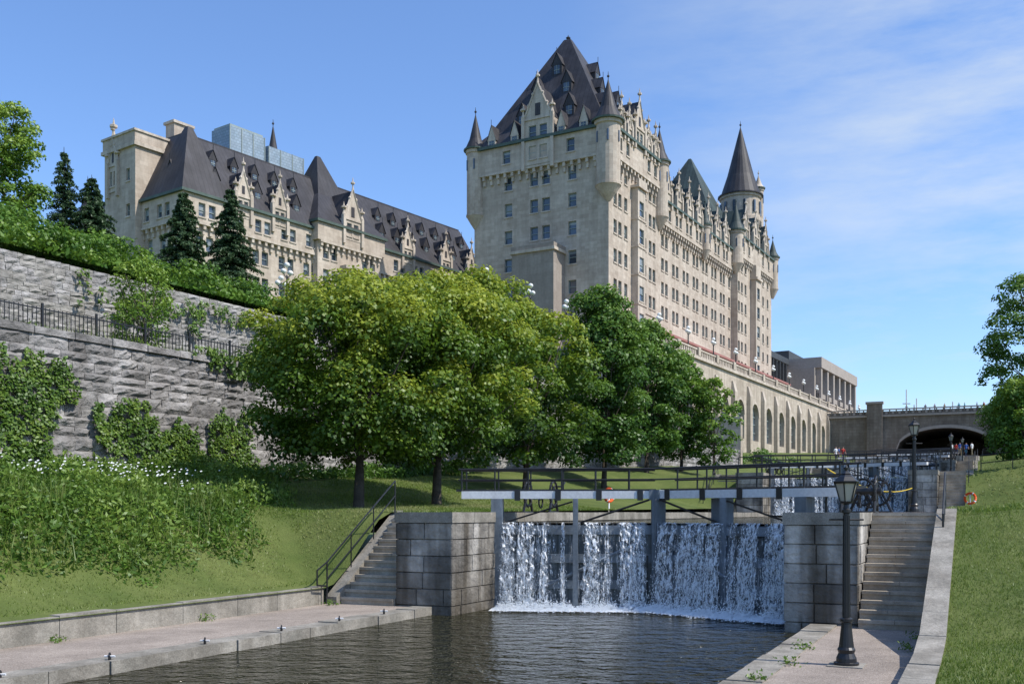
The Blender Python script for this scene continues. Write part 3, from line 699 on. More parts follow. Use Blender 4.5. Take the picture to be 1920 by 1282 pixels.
        for nn_ in (.06,-.9):
            gb.tube(Mg(-1.1,nn_,z+1.22),Mg(Ln,nn_,z+1.22),.03,'black'); gb.tube(Mg(-1.1,nn_,z+.92),Mg(Ln,nn_,z+.92),.022,'black')
            for q in np.arange(-1.0,Ln,.95): gb.tube(Mg(q,nn_,z+.6),Mg(q,nn_,z+1.22),.024,'black')
        # (start, end, density, spread while falling)
        if side==1: streams=[(.17,.50,1.0,.15),(.66,.80,.7,1.2),(.86,1.05,.6,.7),(1.32,1.42,.5,1.4),(1.86,1.93,.4,1.5),(2.50,2.88,.8,.2),(3.08,3.16,.4,1.6),(3.50,4.15,.7,.1)]; veils=[(.2,1.7),(2.45,3.3),(3.4,4.25)]
        else: streams=[(.15,.85,1.2,.1),(1.14,1.60,1.2,.3),(1.78,1.86,.5,1.6),(2.26,2.60,1.,.4),(2.72,3.50,1.0,.1),(3.72,3.82,.5,1.5),(3.95,4.2,.6,.4)]; veils=[(.15,2.1),(2.2,3.6),(3.6,4.3)]
        def curtain(mbx,a0,a1,kk,n0,n1,wob,zt=-.28,zbt=-2.72,grow=.0):
            nx,nz=max(4,int((a1-a0)/.07)),24; i0=len(mbx.v); q=mbx.mi(kk)
            ph=random.uniform(0,9); mid=(a0+a1)/2
            for jz in range(nz+1):
                f=jz/nz; zz=z+zt+(zbt-zt)*f**1.25
                for jx in range(nx+1):
                    g=jx/nx; a=a0+(a1-a0)*g; a=mid+(a-mid)*(1+grow*f)+.03*math.sin(f*5+ph+g*4)*wob*f
                    a=min(max(a,.05),Ln-.05)
                    n=n0+(n1-n0)*math.sqrt(f)+wob*random.uniform(-.05,.05)
                    mbx.v.append(Mg(a,n,zz))
            for jz in range(nz):
                for jx in range(nx):
                    p=i0+jz*(nx+1)+jx; mbx.f.append((p,p+1,p+nx+2,p+nx+1)); mbx.m.append(q)
        curtain(film,.18,Ln-.16,'fallthin',.17,.19,.1)
        for a0,a1 in veils: curtain(fall,a0,a1,'fallveil',.14,.36,.8)
        for a0,a1,dens,gw in streams:
            curtain(fall,a0,a1,'fall',.12,.50,1,grow=gw)
            nd=int(1700*dens*(a1-a0)+330*dens) if k==0 else int(120*dens)
            for _ in range(nd):
                f=random.random()**.55; wd=(a1-a0)*(1+gw*f); a=(a0+a1)/2+wd*random.uniform(-.5,.5)+random.gauss(0,.02+.07*f*f); zz=z-.3-2.4*f; n=.2+.42*math.sqrt(f)+random.gauss(0,.11*f+.02)
                a=min(max(a,0),Ln)
                x,y,_z=Mg(a,n,zz); r=random.uniform(.004,.012)*(1 if k==0 else 2); hh=r*random.uniform(1.2,4)
                i=len(fall.v); fall.v+= [(x-r,y,_z),(x+r*.5,y-r,_z),(x+r*.5,y+r,_z),(x,y,_z+hh),(x,y,_z-hh)]
                q=fall.mi('drop')
                for f3 in ((0,1,3),(1,2,3),(2,0,3),(1,0,4),(2,1,4),(0,2,4)): fall.f.append(tuple(i+j for j in f3)); fall.m.append(q)
        for _ in range(6000 if k==0 else 200):
            a=random.uniform(0,Ln); 
            st_=min(abs(a-(x0+x1)/2) for x0,x1,_d,_g in streams); n=.42+abs(random.gauss(0,.34)); 
            if st_>.30 and random.random()<.35: continue
            hgt=abs(random.gauss(.0,.11 if st_<.25 else .05))*max(0,1-(n-.42)*1.1); x,y,_z=Mg(a,n,z-2.695+hgt); r=random.uniform(.010,.036)
            i=len(fall.v); fall.v+=[(x-r,y,_z),(x+r*.5,y-r,_z),(x+r*.5,y+r,_z),(x,y,_z+r)]; q=fall.mi('drop')
            for f3 in ((0,1,3),(1,2,3),(2,0,3)): fall.f.append(tuple(i+j for j in f3)); fall.m.append(q)
        fall.face([Mg(-.1,.14,z-2.686),Mg(Ln+.3,.14,z-2.686),Mg(Ln+.2,1.25,z-2.686),Mg(-.1,1.25,z-2.686)],'foam')
    gb.build('gate_leaves',gr); fall.build('falling_water',gr); film.build('water_film',gr)
    cw=MB(); zz=z-.3
    cw.face([L.P(hs,TL1,zz),L.P(ms,mt,zz),L.P(hs,TR0,zz),L.P(nxt+4.3,TR0,zz),L.P(nxt+4.3,TL1,zz)],'water'); cw.build('chamber_water')
for k in range(4): station(k)
cw=MB(); cw.face([L.P(-30,-13.4,-2.7),L.P(-30,-3.3,-2.7),L.P(28,-3.3,-2.7),L.P(28,-13.4,-2.7)],'water'); cw.build('canal_water')
def quay(name,t0,t1,edge):
    mb=MB(); w=.55; s1=23.33
    if edge<0: pt0,pt1,e0,e1=t0,t1-w,t1-w,t1
    else: pt0,pt1,e0,e1=t0+w,t1,t0,t0+w
    mb.box(L,-30,s1+.5,pt0,pt1,-4,-2.505,'pave'); mb.box(L,-30,s1,min(e0,e1),max(e0,e1),-4,-2.76,'lockst')
    a=-30
    while a<s1:
        e=min(s1,a+random.uniform(1.0,1.7)); j=random.uniform(-.02,.02)
        mb.box(L,a+.012,e-.012,e0+(j if edge>0 else 0),e1+(j if edge<0 else 0),-2.76,-2.485+random.uniform(-.012,.015),'coping'); a=e
    return mb.build(name)
quay('quay_path',-16.35,-13.2,-1); quay('quay_path',-3.5,-1.0,1)
pp=MB()
for k in range(4):
    pp.box(L,23.3+41*k+2.9,23.3+41*(k+1)-.3,-2.5,-1.0,2.5*k-1,2.5*k+.004,'pave')
pp.box(L,187.3,260,-20,-1,2,9.6,'pave'); pp.build('canal_path')
kb=MB(); a=-30
while a<22.9:
    e=min(22.9,a+random.uniform(1.2,2.0)); kb.box(L,a+.008,e-.008,-16.75,-16.35,-2.7,-2.02+random.uniform(-.015,.015),'coping'); a=e
kb.build('stone_kerb')
kb=MB(); a=-20
while a<26.2:
    e=min(26.3,a+random.uniform(1.0,1.6)); j=random.uniform(-.012,.012)
    za,zb_=[interp(x,[(-30,-2.30),(17.5,-2.28),(19,-2.15),(26.3,.06)])+.03+j for x in (a,e)]
    kb.hexa([L.P(a+.01,-.999,-3),L.P(e-.01,-.999,-3),L.P(e-.01,-.6,-3),L.P(a+.01,-.6,-3),L.P(a+.01,-1.03+j,za),L.P(e-.01,-1.03+j,zb_),L.P(e-.01,-.6,zb_),L.P(a+.01,-.6,za)],'coping')
    a=e
kb.build('stone_kerb')
for s_ in (10.5,12.6,14.9,17.2,19.3,21.2):
    hk=MB(); p=Vector(L.P(s_,-13.35,-2.49)); hk.tube(p,p+Vector((0,0,.08)),.028,'black'); hk.torus(p+Vector((0,0,.06)),(1,.2,0),.065,.014,'black',12,5)
    hk.tube(p+Vector((-.09,0,.07)),p+Vector((.09,0,.07)),.018,'white'); hk.build('mooring_ring')
# ================================================================ lantern lamp posts
def lantern(p,h=3.1):
    root=empty('lantern_street_lamp'); x,y,z=p; mb=MB()
    mb.lathe((x,y),[(z,.20),(z+.05,.20),(z+.06,.165),(z+.12,.16),(z+.2,.125),(z+.26,.145),(z+.30,.12),(z+.62,.085),(z+.70,.08),(z+.72,.105),(z+.76,.105),(z+.78,.065)],16,'black')
    mb.lathe((x,y),[(z+.78,.062),(z+h-.62,.048),(z+h-.60,.075),(z+h-.56,.075),(z+h-.54,.05),(z+h-.47,.04),(z+h-.45,.10),(z+h-.42,.11)],16,'black')
    for i in range(10):
        a=i*math.pi/5; mb.tube((x+.06*math.cos(a),y+.06*math.sin(a),z+.8),(x+.05*math.cos(a),y+.05*math.sin(a),z+h-.65),.009,'black',4)
    mb.tube((x-.28,y,z+h-.72),(x+.28,y,z+h-.72),.016,'black',6)
    zb=z+h-.42
    for i in range(6):
        a=i*math.pi/3; mb.tube((x+.105*math.cos(a),y+.105*math.sin(a),zb),(x+.19*math.cos(a),y+.19*math.sin(a),zb+.30),.012,'black',4)
    mb.lathe((x,y),[(zb+.29,.205),(zb+.325,.215),(zb+.33,.20),(zb+.40,.13),(zb+.44,.075),(zb+.45,.085),(zb+.48,.05),(zb+.50,.02),(zb+.55,.03),(zb+.60,.005)],6,'black')
    mb.build('post',root); g2=MB(); g2.lathe((x,y),[(zb+.005,.095),(zb+.29,.178)],6,'lglass'); g2.build('glass',root)
    b2=MB(); q=L.inv(x,y); b2.box(L,q[0]-.28,q[0]+.28,q[1]-.28,q[1]+.28,z-.1,z+.012,'coping'); b2.build('base_slab',root)
lantern(L.P(17.35,-2.05,-2.5),3.1); lantern(L.P(37.6,-2.2,0),3.1); lantern(L.P(80,-2.2,2.5),3.1); lantern(L.P(122,-2.2,5.0),3.1)
def winch(p,ang,sc_=1):
    mb=MB(); x,y,z=p; u=Vector((math.cos(ang),math.sin(ang),0)); v=Vector((-u.y,u.x,0)); P=Vector(p)
    for d in (-.45,.45):
        q=P+u*d
        mb.tube(q+v*.45,q+Vector((0,0,.85)),.045,'black'); mb.tube(q-v*.45,q+Vector((0,0,.85)),.045,'black'); mb.tube(q+v*.45,q-v*.45,.04,'black')
        c_=q+Vector((0,0,.62)); mb.torus(c_,u,.40,.04,'black',22,5)
        for i in range(6):
            a=i*math.pi/3; mb.tube(c_,c_+v*(.38*math.cos(a))+Vector((0,0,.38*math.sin(a))),.02,'black',4)
        for i in range(22):
            a=i*2*math.pi/22; e=v*math.cos(a)+Vector((0,0,math.sin(a))); mb.tube(c_+e*.42,c_+e*.48,.022,'black',4)
    mb.tube(P+u*-.6+Vector((0,0,.62)),P+u*.6+Vector((0,0,.62)),.10,'black',10)
    mb.torus(P+u*.0+Vector((0,0,.35)),u,.2,.03,'black',14,5)
    mb.tube(P+u*.6+Vector((0,0,.85)),P+u*.75+Vector((0,0,.85)),.03,'black'); mb.tube(P+u*.75+Vector((0,0,.85)),P+u*.75+v*.3+Vector((0,0,1.0)),.025,'black')
    mb.build('gate_winch')
winch(L.P(31.0,-3.3,0),math.radians(-25)); winch(L.P(33.2,-3.2,0),math.radians(40)); winch(L.P(31,-13.4,0),math.radians(-20))
winch(L.P(72.5,-3.3,2.5),math.radians(-25)); winch(L.P(72.5,-13.4,2.5),math.radians(30)); winch(L.P(113.5,-3.3,5.),math.radians(10))
def buoy(p,ax):
    mb=MB(); mb.torus(p,ax,.28,.065,'orange',20,8)
    for i in range(4):
        a=i*math.pi/2+.4; A=Vector(ax).normalized(); xx=A.orthogonal().normalized(); yy=A.cross(xx)
        c_=Vector(p)+xx*.28*math.cos(a)+yy*.28*math.sin(a); t_=(-xx*math.sin(a)+yy*math.cos(a)); mb.tube(c_-t_*.03,c_+t_*.03,.072,'white',8)
    mb.tube((p[0],p[1],p[2]-.8),(p[0],p[1],p[2]+.3),.03,'white'); mb.build('life_ring',None,True)
buoy(L.P(60,-.7,.75),(-.9,-1,0)); buoy(L.P(42,-14.9,.75),(.9,-1,0))
rp=MB(); A=Vector(L.P(26.4,-3.6,1.1)); B=Vector(L.P(44,-2.6,1.0)); prev=None
for i in range(17):
    q=i/16; p=A.lerp(B,q)-Vector((0,0,.35*4*q*(1-q)))
    if prev is not None: rp.tube(prev,p,.018,'yellow',5)
    prev=p
rp.tube(B,B-Vector((0,0,1.0)),.03,'yellow'); rp.tube(A,A-Vector((0,0,1.1)),.03,'black'); rp.build('rope_barrier')
for k in (1,2,3):
    rl=MB(); s_=23.3+41*k; z=2.5*k
    railing(rl,[L.P(s_+.5,-12.8,z),L.P(s_+20,-12.8,z)]); railing(rl,[L.P(s_+.3,-3.9,z),L.P(s_+16,-3.9,z)]); railing(rl,[L.P(s_+4,-.2,hr(s_+4,-.2)),L.P(s_+4,12,hr(s_+4,12))])
    railing(rl,[L.P(s_+.3,-14.2,z),L.P(s_+.3,-12.7,z)]); railing(rl,[L.P(s_+.3,-4.0,z),L.P(s_+.3,-2.6,z)])
    rl.build('metal_railing')
# ================================================================ BRIDGE
br_=MB(); bg=empty('arch_bridge'); BS=192; ct=-6.3; hsn=8.0; spz=10.5; cr=14.7
FBr=faceF(L,BS)
def arcz(t): 
    q=(t-ct)/hsn; return spz+(cr-spz)*math.sqrt(max(0,1-q*q))**.9
n=24; ts=[ct-hsn+2*hsn*i/n for i in range(n+1)]
for a,b_ in zip(ts,ts[1:]):
    br_.face([FBr(a,0,arcz(a)),FBr(b_,0,arcz(b_)),FBr(b_,0,17.0),FBr(a,0,17.0)],'bridge')
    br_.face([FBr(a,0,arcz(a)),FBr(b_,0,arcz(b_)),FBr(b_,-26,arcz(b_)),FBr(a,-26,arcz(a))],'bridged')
    f=.55; br_.face([FBr(a,.12,arcz(a)),FBr(b_,.12,arcz(b_)),FBr(b_,.12,arcz(b_)+f),FBr(a,.12,arcz(a)+f)],'conc')
br_.box(L,BS,BS+26,ct-hsn-30,ct-hsn,4,17.0,'bridge'); br_.box(L,BS,BS+26,ct+hsn,ct+hsn+14,4,17.0,'bridge')
br_.box(L,BS-.4,BS+26.4,ct-hsn-30,ct+hsn+14,17.0,17.35,'conc')
br_.bm(FBr,ct-hsn-30,ct+hsn+14,.0,.12,17.36,18.0,'bridge')
for i in range(34):
    t_=ct-hsn-12+i*1.1; br_.bm(FBr,t_-.09,t_+.09,.05,.25,17.35,18.2,'bridge'); br_.tube(FBr(t_+.55,.1,17.7),FBr(t_+.55,.2,17.7),.24,'conc',8)
br_.bm(FBr,ct-hsn-30,ct+hsn+14,.0,.3,18.2,18.4,'conc')
for t_ in (ct-hsn-3.5,ct+hsn+1.5): br_.bm(FBr,t_-1.3,t_+1.3,0,.9,4,19.3,'bridge'); br_.bm(FBr,t_-1.5,t_+1.5,-.2,1.1,19.3,19.7,'conc')
br_.box(L,BS+26,BS+27,ct-hsn,ct+hsn,8,17,'bridge')
br_.build('bridge_structure',bg)
for t_,hh in ((-15,26),(-13,24),(-6,23)):
    mm=MB(); x,y,_=L.P(230,t_); mm.tube((x,y,10),(x,y,hh),.12,'white'); mm.tube((x-.8,y,hh-3),(x+.8,y,hh-3),.08,'rust'); mm.build('radio_mast')
# ================================================================ VEGETATION
def leafobj(name,C,N,size,tone,mat,parent=None,asp=.75):
    n=len(C); R=rng.normal(size=(n,3)); T=np.cross(N,R); T/=np.linalg.norm(T,axis=1)[:,None]+1e-9
    Bt=np.cross(N,T); Bt/=np.linalg.norm(Bt,axis=1)[:,None]+1e-9
    s=size[:,None]
    V=np.stack([C-T*s*asp*.5, C-Bt*s*.5+N*s*.1, C+T*s*asp*.5, C+Bt*s*.6],1).reshape(-1,3)
    me=bpy.data.meshes.new(name); me.vertices.add(4*n); me.vertices.foreach_set('co',V.ravel())
    me.loops.add(4*n); me.loops.foreach_set('vertex_index',np.arange(4*n,dtype=np.int32))
    me.polygons.add(n); me.polygons.foreach_set('loop_start',np.arange(0,4*n,4,dtype=np.int32))
    try: me.polygons.foreach_set('loop_total',np.full(n,4,dtype=np.int32))
    except Exception: pass
    at=me.attributes.new('tone','FLOAT','POINT'); at.data.foreach_set('value',np.repeat(np.clip(tone,0,1),4).astype(np.float32))
    me.materials.append(M[mat]); me.update(calc_edges=True)
    o=bpy.data.objects.new(name,me); COL.objects.link(o)
    if parent: o.parent=parent
    return o
def unit(n):
    v=rng.normal(size=(n,3)); return v/np.linalg.norm(v,axis=1)[:,None]
def clumps(cs,rs,per,ls,tone0,hz=None,up=.35,tv=.28,squash=.8):
    C=[];N=[];T=[]
    for c,r,t0 in zip(cs,rs,tone0):
        m=int(per*r*r); d=unit(m); d[:,2]=np.where(d[:,2]<-.3,-d[:,2],d[:,2])
        rr=r*(.5+.65*rng.random(m)**.8); p=c+d*rr[:,None]*np.array([1,1,squash])
        nv=d+unit(m)*.8+np.array([0,0,up]); nv/=np.linalg.norm(nv,axis=1)[:,None]
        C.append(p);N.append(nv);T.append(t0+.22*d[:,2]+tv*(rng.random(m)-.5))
    C=np.concatenate(C);N=np.concatenate(N);T=np.concatenate(T)
    return C,N,ls*(.65+.7*rng.random(len(C))),T
def tree(name,p,h,cr,cb,mat,ncl=80,per=420,ls=.15,trunk=.16,tb=.35,kr=(.17,.27),f0=.62,tvar=.12):
    root=empty(name); x,y,z=p; cz=z+(cb+h)/2; rz=(h-cb)/2
    cs=[];rs=[];tn=[]; ga=2.39996
    for i in range(ncl):
        dz=1-2*(i+.5)/ncl; dz=max(-1,min(1,dz+random.uniform(-.06,.06))); an=i*ga+random.uniform(-.25,.25)
        rxy=(1-abs(dz)**2.4)**.5 if dz>0 else (1-.38*dz*dz)
        f=f0+(1-f0)*random.random()**.45
        if i%5==0: f=random.uniform(.25,.6)
        r=cr*random.uniform(*kr)
        if i%4==1: r*=.6; f*=1.08
        q=np.array([x+math.cos(an)*rxy*f*(cr-r*.6),y+math.sin(an)*rxy*f*(cr-r*.6),cz+dz*(rz-r*.5)*(.8+.2*f)])
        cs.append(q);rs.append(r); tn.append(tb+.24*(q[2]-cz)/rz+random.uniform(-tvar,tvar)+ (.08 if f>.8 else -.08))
    C,N,S,T=clumps(cs,rs,per,ls,tn)
    leafobj('crown',C,N,S,T,mat,root)
    mb=MB(); mb.tube((x,y,z-.2),(x+.05,y,z+cb*.9+.4),trunk*1.25,'bark',10,trunk*.9); top=Vector((x+.05,y,z+cb*.85+.4))
    mb.tube(top,(x,y,cz+rz*.4),trunk*.85,'bark',8,trunk*.25)
    for q in cs[::4]:
        st_=top.lerp(Vector((x,y,cz)),random.random()*.7); mb.tube(st_,tuple(q),trunk*.3,'bark',5,.02)
    mb.build('trunk',root,True)
    return root
def gz(x,y): s,t=L.inv(x,y); return hl(s,t)
def wpt(px,d): return ((px-960)/1900*d,d)
def mt_(name,px,d,*a,**k):
    x,y=wpt(px,d); return tree(name,(x,y,gz(x,y)),*a,**k)
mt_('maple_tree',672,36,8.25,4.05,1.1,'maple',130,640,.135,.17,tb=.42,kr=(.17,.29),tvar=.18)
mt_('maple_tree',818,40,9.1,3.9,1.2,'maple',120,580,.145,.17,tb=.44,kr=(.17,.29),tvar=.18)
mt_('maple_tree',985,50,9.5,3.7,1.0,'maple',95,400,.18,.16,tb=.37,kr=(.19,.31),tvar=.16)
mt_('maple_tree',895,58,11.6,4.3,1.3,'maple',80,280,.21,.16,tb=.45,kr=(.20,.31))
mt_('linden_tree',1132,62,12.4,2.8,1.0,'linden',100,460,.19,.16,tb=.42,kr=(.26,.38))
mt_('linden_tree',1212,72,10.8,3.0,1.0,'linden',85,340,.22,.16,tb=.50,kr=(.25,.37))
mt_('linden_tree',1277,80,9.4,2.5,.7,'bright',75,340,.22,.14,tb=.26,kr=(.25,.37))
mt_('linden_tree',1338,78,7.6,2.1,.5,'bright',50,280,.22,.11,tb=.35,kr=(.22,.34))
def rt(name,px,d,*a,**k):
    x,y=wpt(px,d); s,t=L.inv(x,y); return tree(name,(x,y,hr(s,t)),*a,**k)
rt('ash_tree',1962,66,12.9,4.4,1.8,'linden',110,400,.18,.2,tb=.52,kr=(.14,.24),f0=.5)
rt('maple_tree',1925,62,5.6,2.3,.1,'bright',65,400,.18,.12,tb=.34,kr=(.24,.36))
for px,d,h_ in ((1990,90,11),(1900,150,9),(1945,140,10),(1880,215,9)): rt('maple_tree',px,d,h_,5,.6,'linden',45,110,.34,.2,tb=.4,kr=(.25,.38))
cs=[np.array(L.P(random.uniform(225,300),t_,random.uniform(13,17))) for t_ in np.arange(4,70,2.2)]
C,N,S,T=clumps(cs,[random.uniform(2.5,4) for _ in cs],45,.6,[.4]*len(cs)); leafobj('background_trees',C,N,S,T,'linden')
def hill(px,t_):
    Y=1900*1.1527*-t_/(2050-px); return ((px-960)/1900*Y,Y,hu(0,t_))
x,y,z=hill(-14,-55); tree('ash_tree',(x,y,z),8.2,3.0,.0,'bright',100,420,.18,.16,tb=.48,kr=(.18,.28))
def spruce(p,h,r,dens=1.0):
    root=empty('spruce_tree'); x,y,z=p; mb=MB(); mb.tube((x,y,z-.3),(x,y,z+h),.16,'bark',8,.02)
    C=[];N=[];T=[]
    zz=.4
    while zz<h-.1:
        f=1-zz/h; Lr=r*(f**.75)*random.uniform(.8,1.1)+.12; nb_=max(6,int(11*f+7))
        for i in range(nb_):
            a=random.uniform(0,2*math.pi); l=Lr*random.uniform(.65,1.18); m=int((40+110*l)*dens)
            q=rng.random(m)**.7; up=.25*np.sin(q*3)*l*.3-.30*q*l
            wdt=.28*l*(1.05-q)+.07; off=rng.normal(size=m)*wdt*.55
            px=x+np.cos(a)*q*l-np.sin(a)*off; py=y+np.sin(a)*q*l+np.cos(a)*off; pz=z+zz+up-np.abs(rng.normal(size=m))*.13
            C.append(np.stack([px,py,pz],1)); nv=unit(m)*.8+np.array([math.cos(a)*.4,math.sin(a)*.4,.6]); N.append(nv/np.linalg.norm(nv,axis=1)[:,None]); T.append(.3+.45*q+.3*(rng.random(m)-.5))
            if i%3==0: mb.tube((x,y,z+zz),(x+math.cos(a)*l*.8,y+math.sin(a)*l*.8,z+zz-.12*l),.03,'bark',4,.008)
        zz+=.36
    C=np.concatenate(C);N=np.concatenate(N);T=np.concatenate(T)
    leafobj('needles',C,N,.19*(.7+.6*rng.random(len(C))),T,'spruce',root,.45); mb.build('trunk',root)
spruce(hill(432,-60),9.0,2.9,.9); spruce(hill(345,-58),7.3,2.5,.9); spruce(hill(172,-66),6.8,2.7,.7); spruce(hill(120,-68),8.4,1.9,.38)
def bushes(name,pts,per,ls,mat,tb=.35):
    cs=[];rs=[];tn=[]
    for (x,y,z,r) in pts:
        b_=random.uniform(-.18,.18)
        for _ in range(7):
            rr=r*random.uniform(.3,.6); d=unit(1)[0]; d[2]=abs(d[2])*.9
            cs.append(np.array([x,y,z+r*.2])+d*r*.75); rs.append(rr); tn.append(tb+b_+random.uniform(-.15,.15))
    C,N,S,T=clumps(cs,rs,per,ls,tn); return leafobj(name,C,N,S,T,mat)
pts=[]
for px in range(-20,620,15):
    t_=-random.uniform(36.6,39.5); x,y,z=hill(px,t_); pts.append((x,y,z-.2,random.choice((.45,.6,.85,1.15))))
bushes('shrubs',pts,260,.14,'bright',.33)
pts=[]
for px in range(-30,700,15):
    t_=-random.uniform(44,54); x,y,z=hill(px,t_); pts.append((x,y,z-.3,random.uniform(.8,2.2) if px<230 else random.uniform(.4,.9)))
bushes('shrubs',pts,150,.2,'bright',.25)
pts=[]
for px in (-15,30,62,105,150,190,215,300,372,410,455,500):
    t_=-random.uniform(38,42); x,y,z=hill(px,t_); pts.append((x,y,z-.1,random.uniform(.9,1.5)))
bushes('shrubs',pts,220,.16,'linden',.5)
pts=[]
for s_ in np.arange(92,135,2.0):
    pts.append((*H.P(s_,-31-random.random()*8)[:2],4.5,random.uniform(1.2,2)))
bushes('shrubs',pts,110,.22,'linden',.4)
def wallpt(px,py,t_=-30.8):
    Y=1900*1.1527*-t_/(2050-px); X=(px-960)/1900*Y; return H.inv(X,Y)[0],(960-py)/1900*Y
s_,z_=wallpt(268,640,-32.8); x,y,_=H.P(s_,-32.8); tree('sapling_tree',(x,y,6.1),4.0,1.3,.0,'bright',55,560,.11,.06,tb=.5,kr=(.24,.38))
pts=[]
for px in (375,400,425,455,480,505):
    s_,z_=wallpt(px,640,-32.2); x,y,_=H.P(s_,-32.0); pts.append((x,y,6.2,random.uniform(.4,.7)))
bushes('shrubs',pts,420,.12,'bright',.45)
def inpoly(x,y,P):
    c_=False; j=len(P)-1
    for i in range(len(P)):
        if (P[i][1]>y)!=(P[j][1]>y) and x<(P[j][0]-P[i][0])*(y-P[i][1])/(P[j][1]-P[i][1])+P[i][0]: c_=not c_
        j=i
    return c_
def ivy(polys,t_,n,mat='weed',thk=.16):
    C=[];N=[];T=[]
    ph=[random.uniform(0,9) for _ in range(6)]
    for P in polys:
        Q=[wallpt(px,py,t_) for px,py in P]; a0=min(q[0] for q in Q);a1=max(q[0] for q in Q);z0=min(q[1] for q in Q);z1=max(q[1] for q in Q)
        m=int(n*(a1-a0)*(z1-z0))
        for _ in range(m):
            a=random.uniform(a0,a1); z=random.uniform(z0,z1)
            aw=a+.30*math.sin(z*2.3+ph[0])+.2*math.sin(z*6+ph[1])+.15*math.sin(z*15+a*9); zw=z+.30*math.sin(a*1.9+ph[2])+.28*math.sin(a*5.1+ph[3])+.2*math.sin(a*13)
            if not inpoly(aw,zw,Q): continue
            if math.sin(a*7.3+z*3)+math.sin(z*8.1-a*2.2)<-1.5: continue
            th=thk+.05*math.sin(a*3+z*2)+random.uniform(-.05,.08)
            C.append(H.P(a,t_+th+.1,z)); nv=np.array([H.v[0],H.v[1],.5])+rng.normal(size=3)*.5; N.append(nv/np.linalg.norm(nv)); T.append(.42+.18*math.sin(a*2.1+1)*math.sin(z*2.9)+random.uniform(-.3,.3))
    C=np.array(C);N=np.array(N);T=np.array(T); return leafobj('ivy',C,N,.12*(.7+.6*rng.random(len(C))),T,mat)
ivy([[(-60,650),(10,645),(60,665),(100,690),(140,710),(130,750),(115,800),(75,850),(60,900),(-60,900)],
     [(165,740),(200,755),(245,755),(280,795),(320,785),(355,830),(370,900),(300,915),(220,900),(195,830),(170,790)],
     [(388,775),(440,765),(470,790),(480,915),(400,915),(385,840)],[(310,788),(350,785),(375,830),(372,910),(330,910)],
     [(355,650),(400,655),(470,675),(520,700),(520,725),(440,705),(360,672)]],-30.8,470)
ivy([[(130,500),(150,510),(165,580),(150,570)],[(205,540),(300,560),(310,600),(220,600)],[(345,575),(370,590),(380,640),(360,620)],[(165,530),(190,540),(195,575),(175,570)],
     [(300,555),(480,590),(480,625),(400,600),(300,575)]],-35.6,330)
def scatter(name,F,n,s0,s1,t0,t1,hfun,hmax,ls,mat,dens=None,tb=.4,asp=.45,upright=.5,tv=.4):
    s=s0+(s1-s0)*rng.random(n); t=t0+(t1-t0)*rng.random(n)
    f1=np.sin(s*1.1+t*.7)+np.sin(t*1.7-s*.5+1)+.8*np.sin(s*2.9+2*t)
    if dens is not None:
        k_=np.array([dens(a,b_) for a,b_ in zip(s,t)])>rng.random(n); s=s[k_];t=t[k_];f1=f1[k_]; n=len(s)
    q=rng.random(n); z=np.array([hfun(a,b_) for a,b_ in zip(s,t)])
    hm=hmax(s,t,f1) if callable(hmax) else hmax*(.65+.2*f1)
    P=np.array([F.P(a,b_)[:2] for a,b_ in zip(s,t)])
    C=np.column_stack([P,z+hm*q]); N=unit(n)+np.array([0,0,upright]); N/=np.linalg.norm(N,axis=1)[:,None]
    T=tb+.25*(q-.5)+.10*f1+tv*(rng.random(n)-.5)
    return leafobj(name,C,N,ls*(.6+.8*rng.random(n)),T,mat,None,asp)
def wdens(s,t):
    edge=-18.0-max(0,(s-21.5))*.55 - .35*math.sin(s*1.3)-.2*math.sin(s*3.1)
    if t>edge: return 0
    return min(1,.12+(edge-t)*.45)
scatter('weeds',L,150000,6,31,-29.5,-17.3,hl,lambda s,t,f:np.clip(.10+.55*np.clip((-t-17.8)/7,0,1)+.16*f*np.clip((-t-17.5)/3,.2,1)+.22*np.clip(np.sin(s*5+t*3)*np.sin(t*6.3),0,1),.05,1.3),.14,'weed',wdens,.42)
scatter('weeds',H,26000,-6,62,-35.3,-31.0,lambda s,t:6.15,.32,.14,'weed')
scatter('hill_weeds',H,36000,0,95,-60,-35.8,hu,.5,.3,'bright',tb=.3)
scatter('weeds',L,26000,26,52,-32,-25.5,hl,.9,.2,'linden',lambda s,t:1 if H.inv(*L.P(s,t)[:2])[1]<-29.0 else 0,.5)
fl=MB(); 
for _ in range(210):
    s_=random.gauss(23.6,1.7); t_=random.gauss(-25.3,1.4); x,y,_z=L.P(s_,t_); zz=hl(s_,t_)+random.uniform(.5,1.0); r=random.uniform(.025,.042)
    i=len(fl.v); fl.v+=[(x+r*math.cos(a),y+r*.6*math.sin(a),zz+r*.6*math.sin(a)) for a in np.arange(0,6.28,1.047)]; fl.f.append(tuple(range(i,i+6))); fl.m.append(fl.mi('flower'))
fl.build('white_flowers',None,False,False)
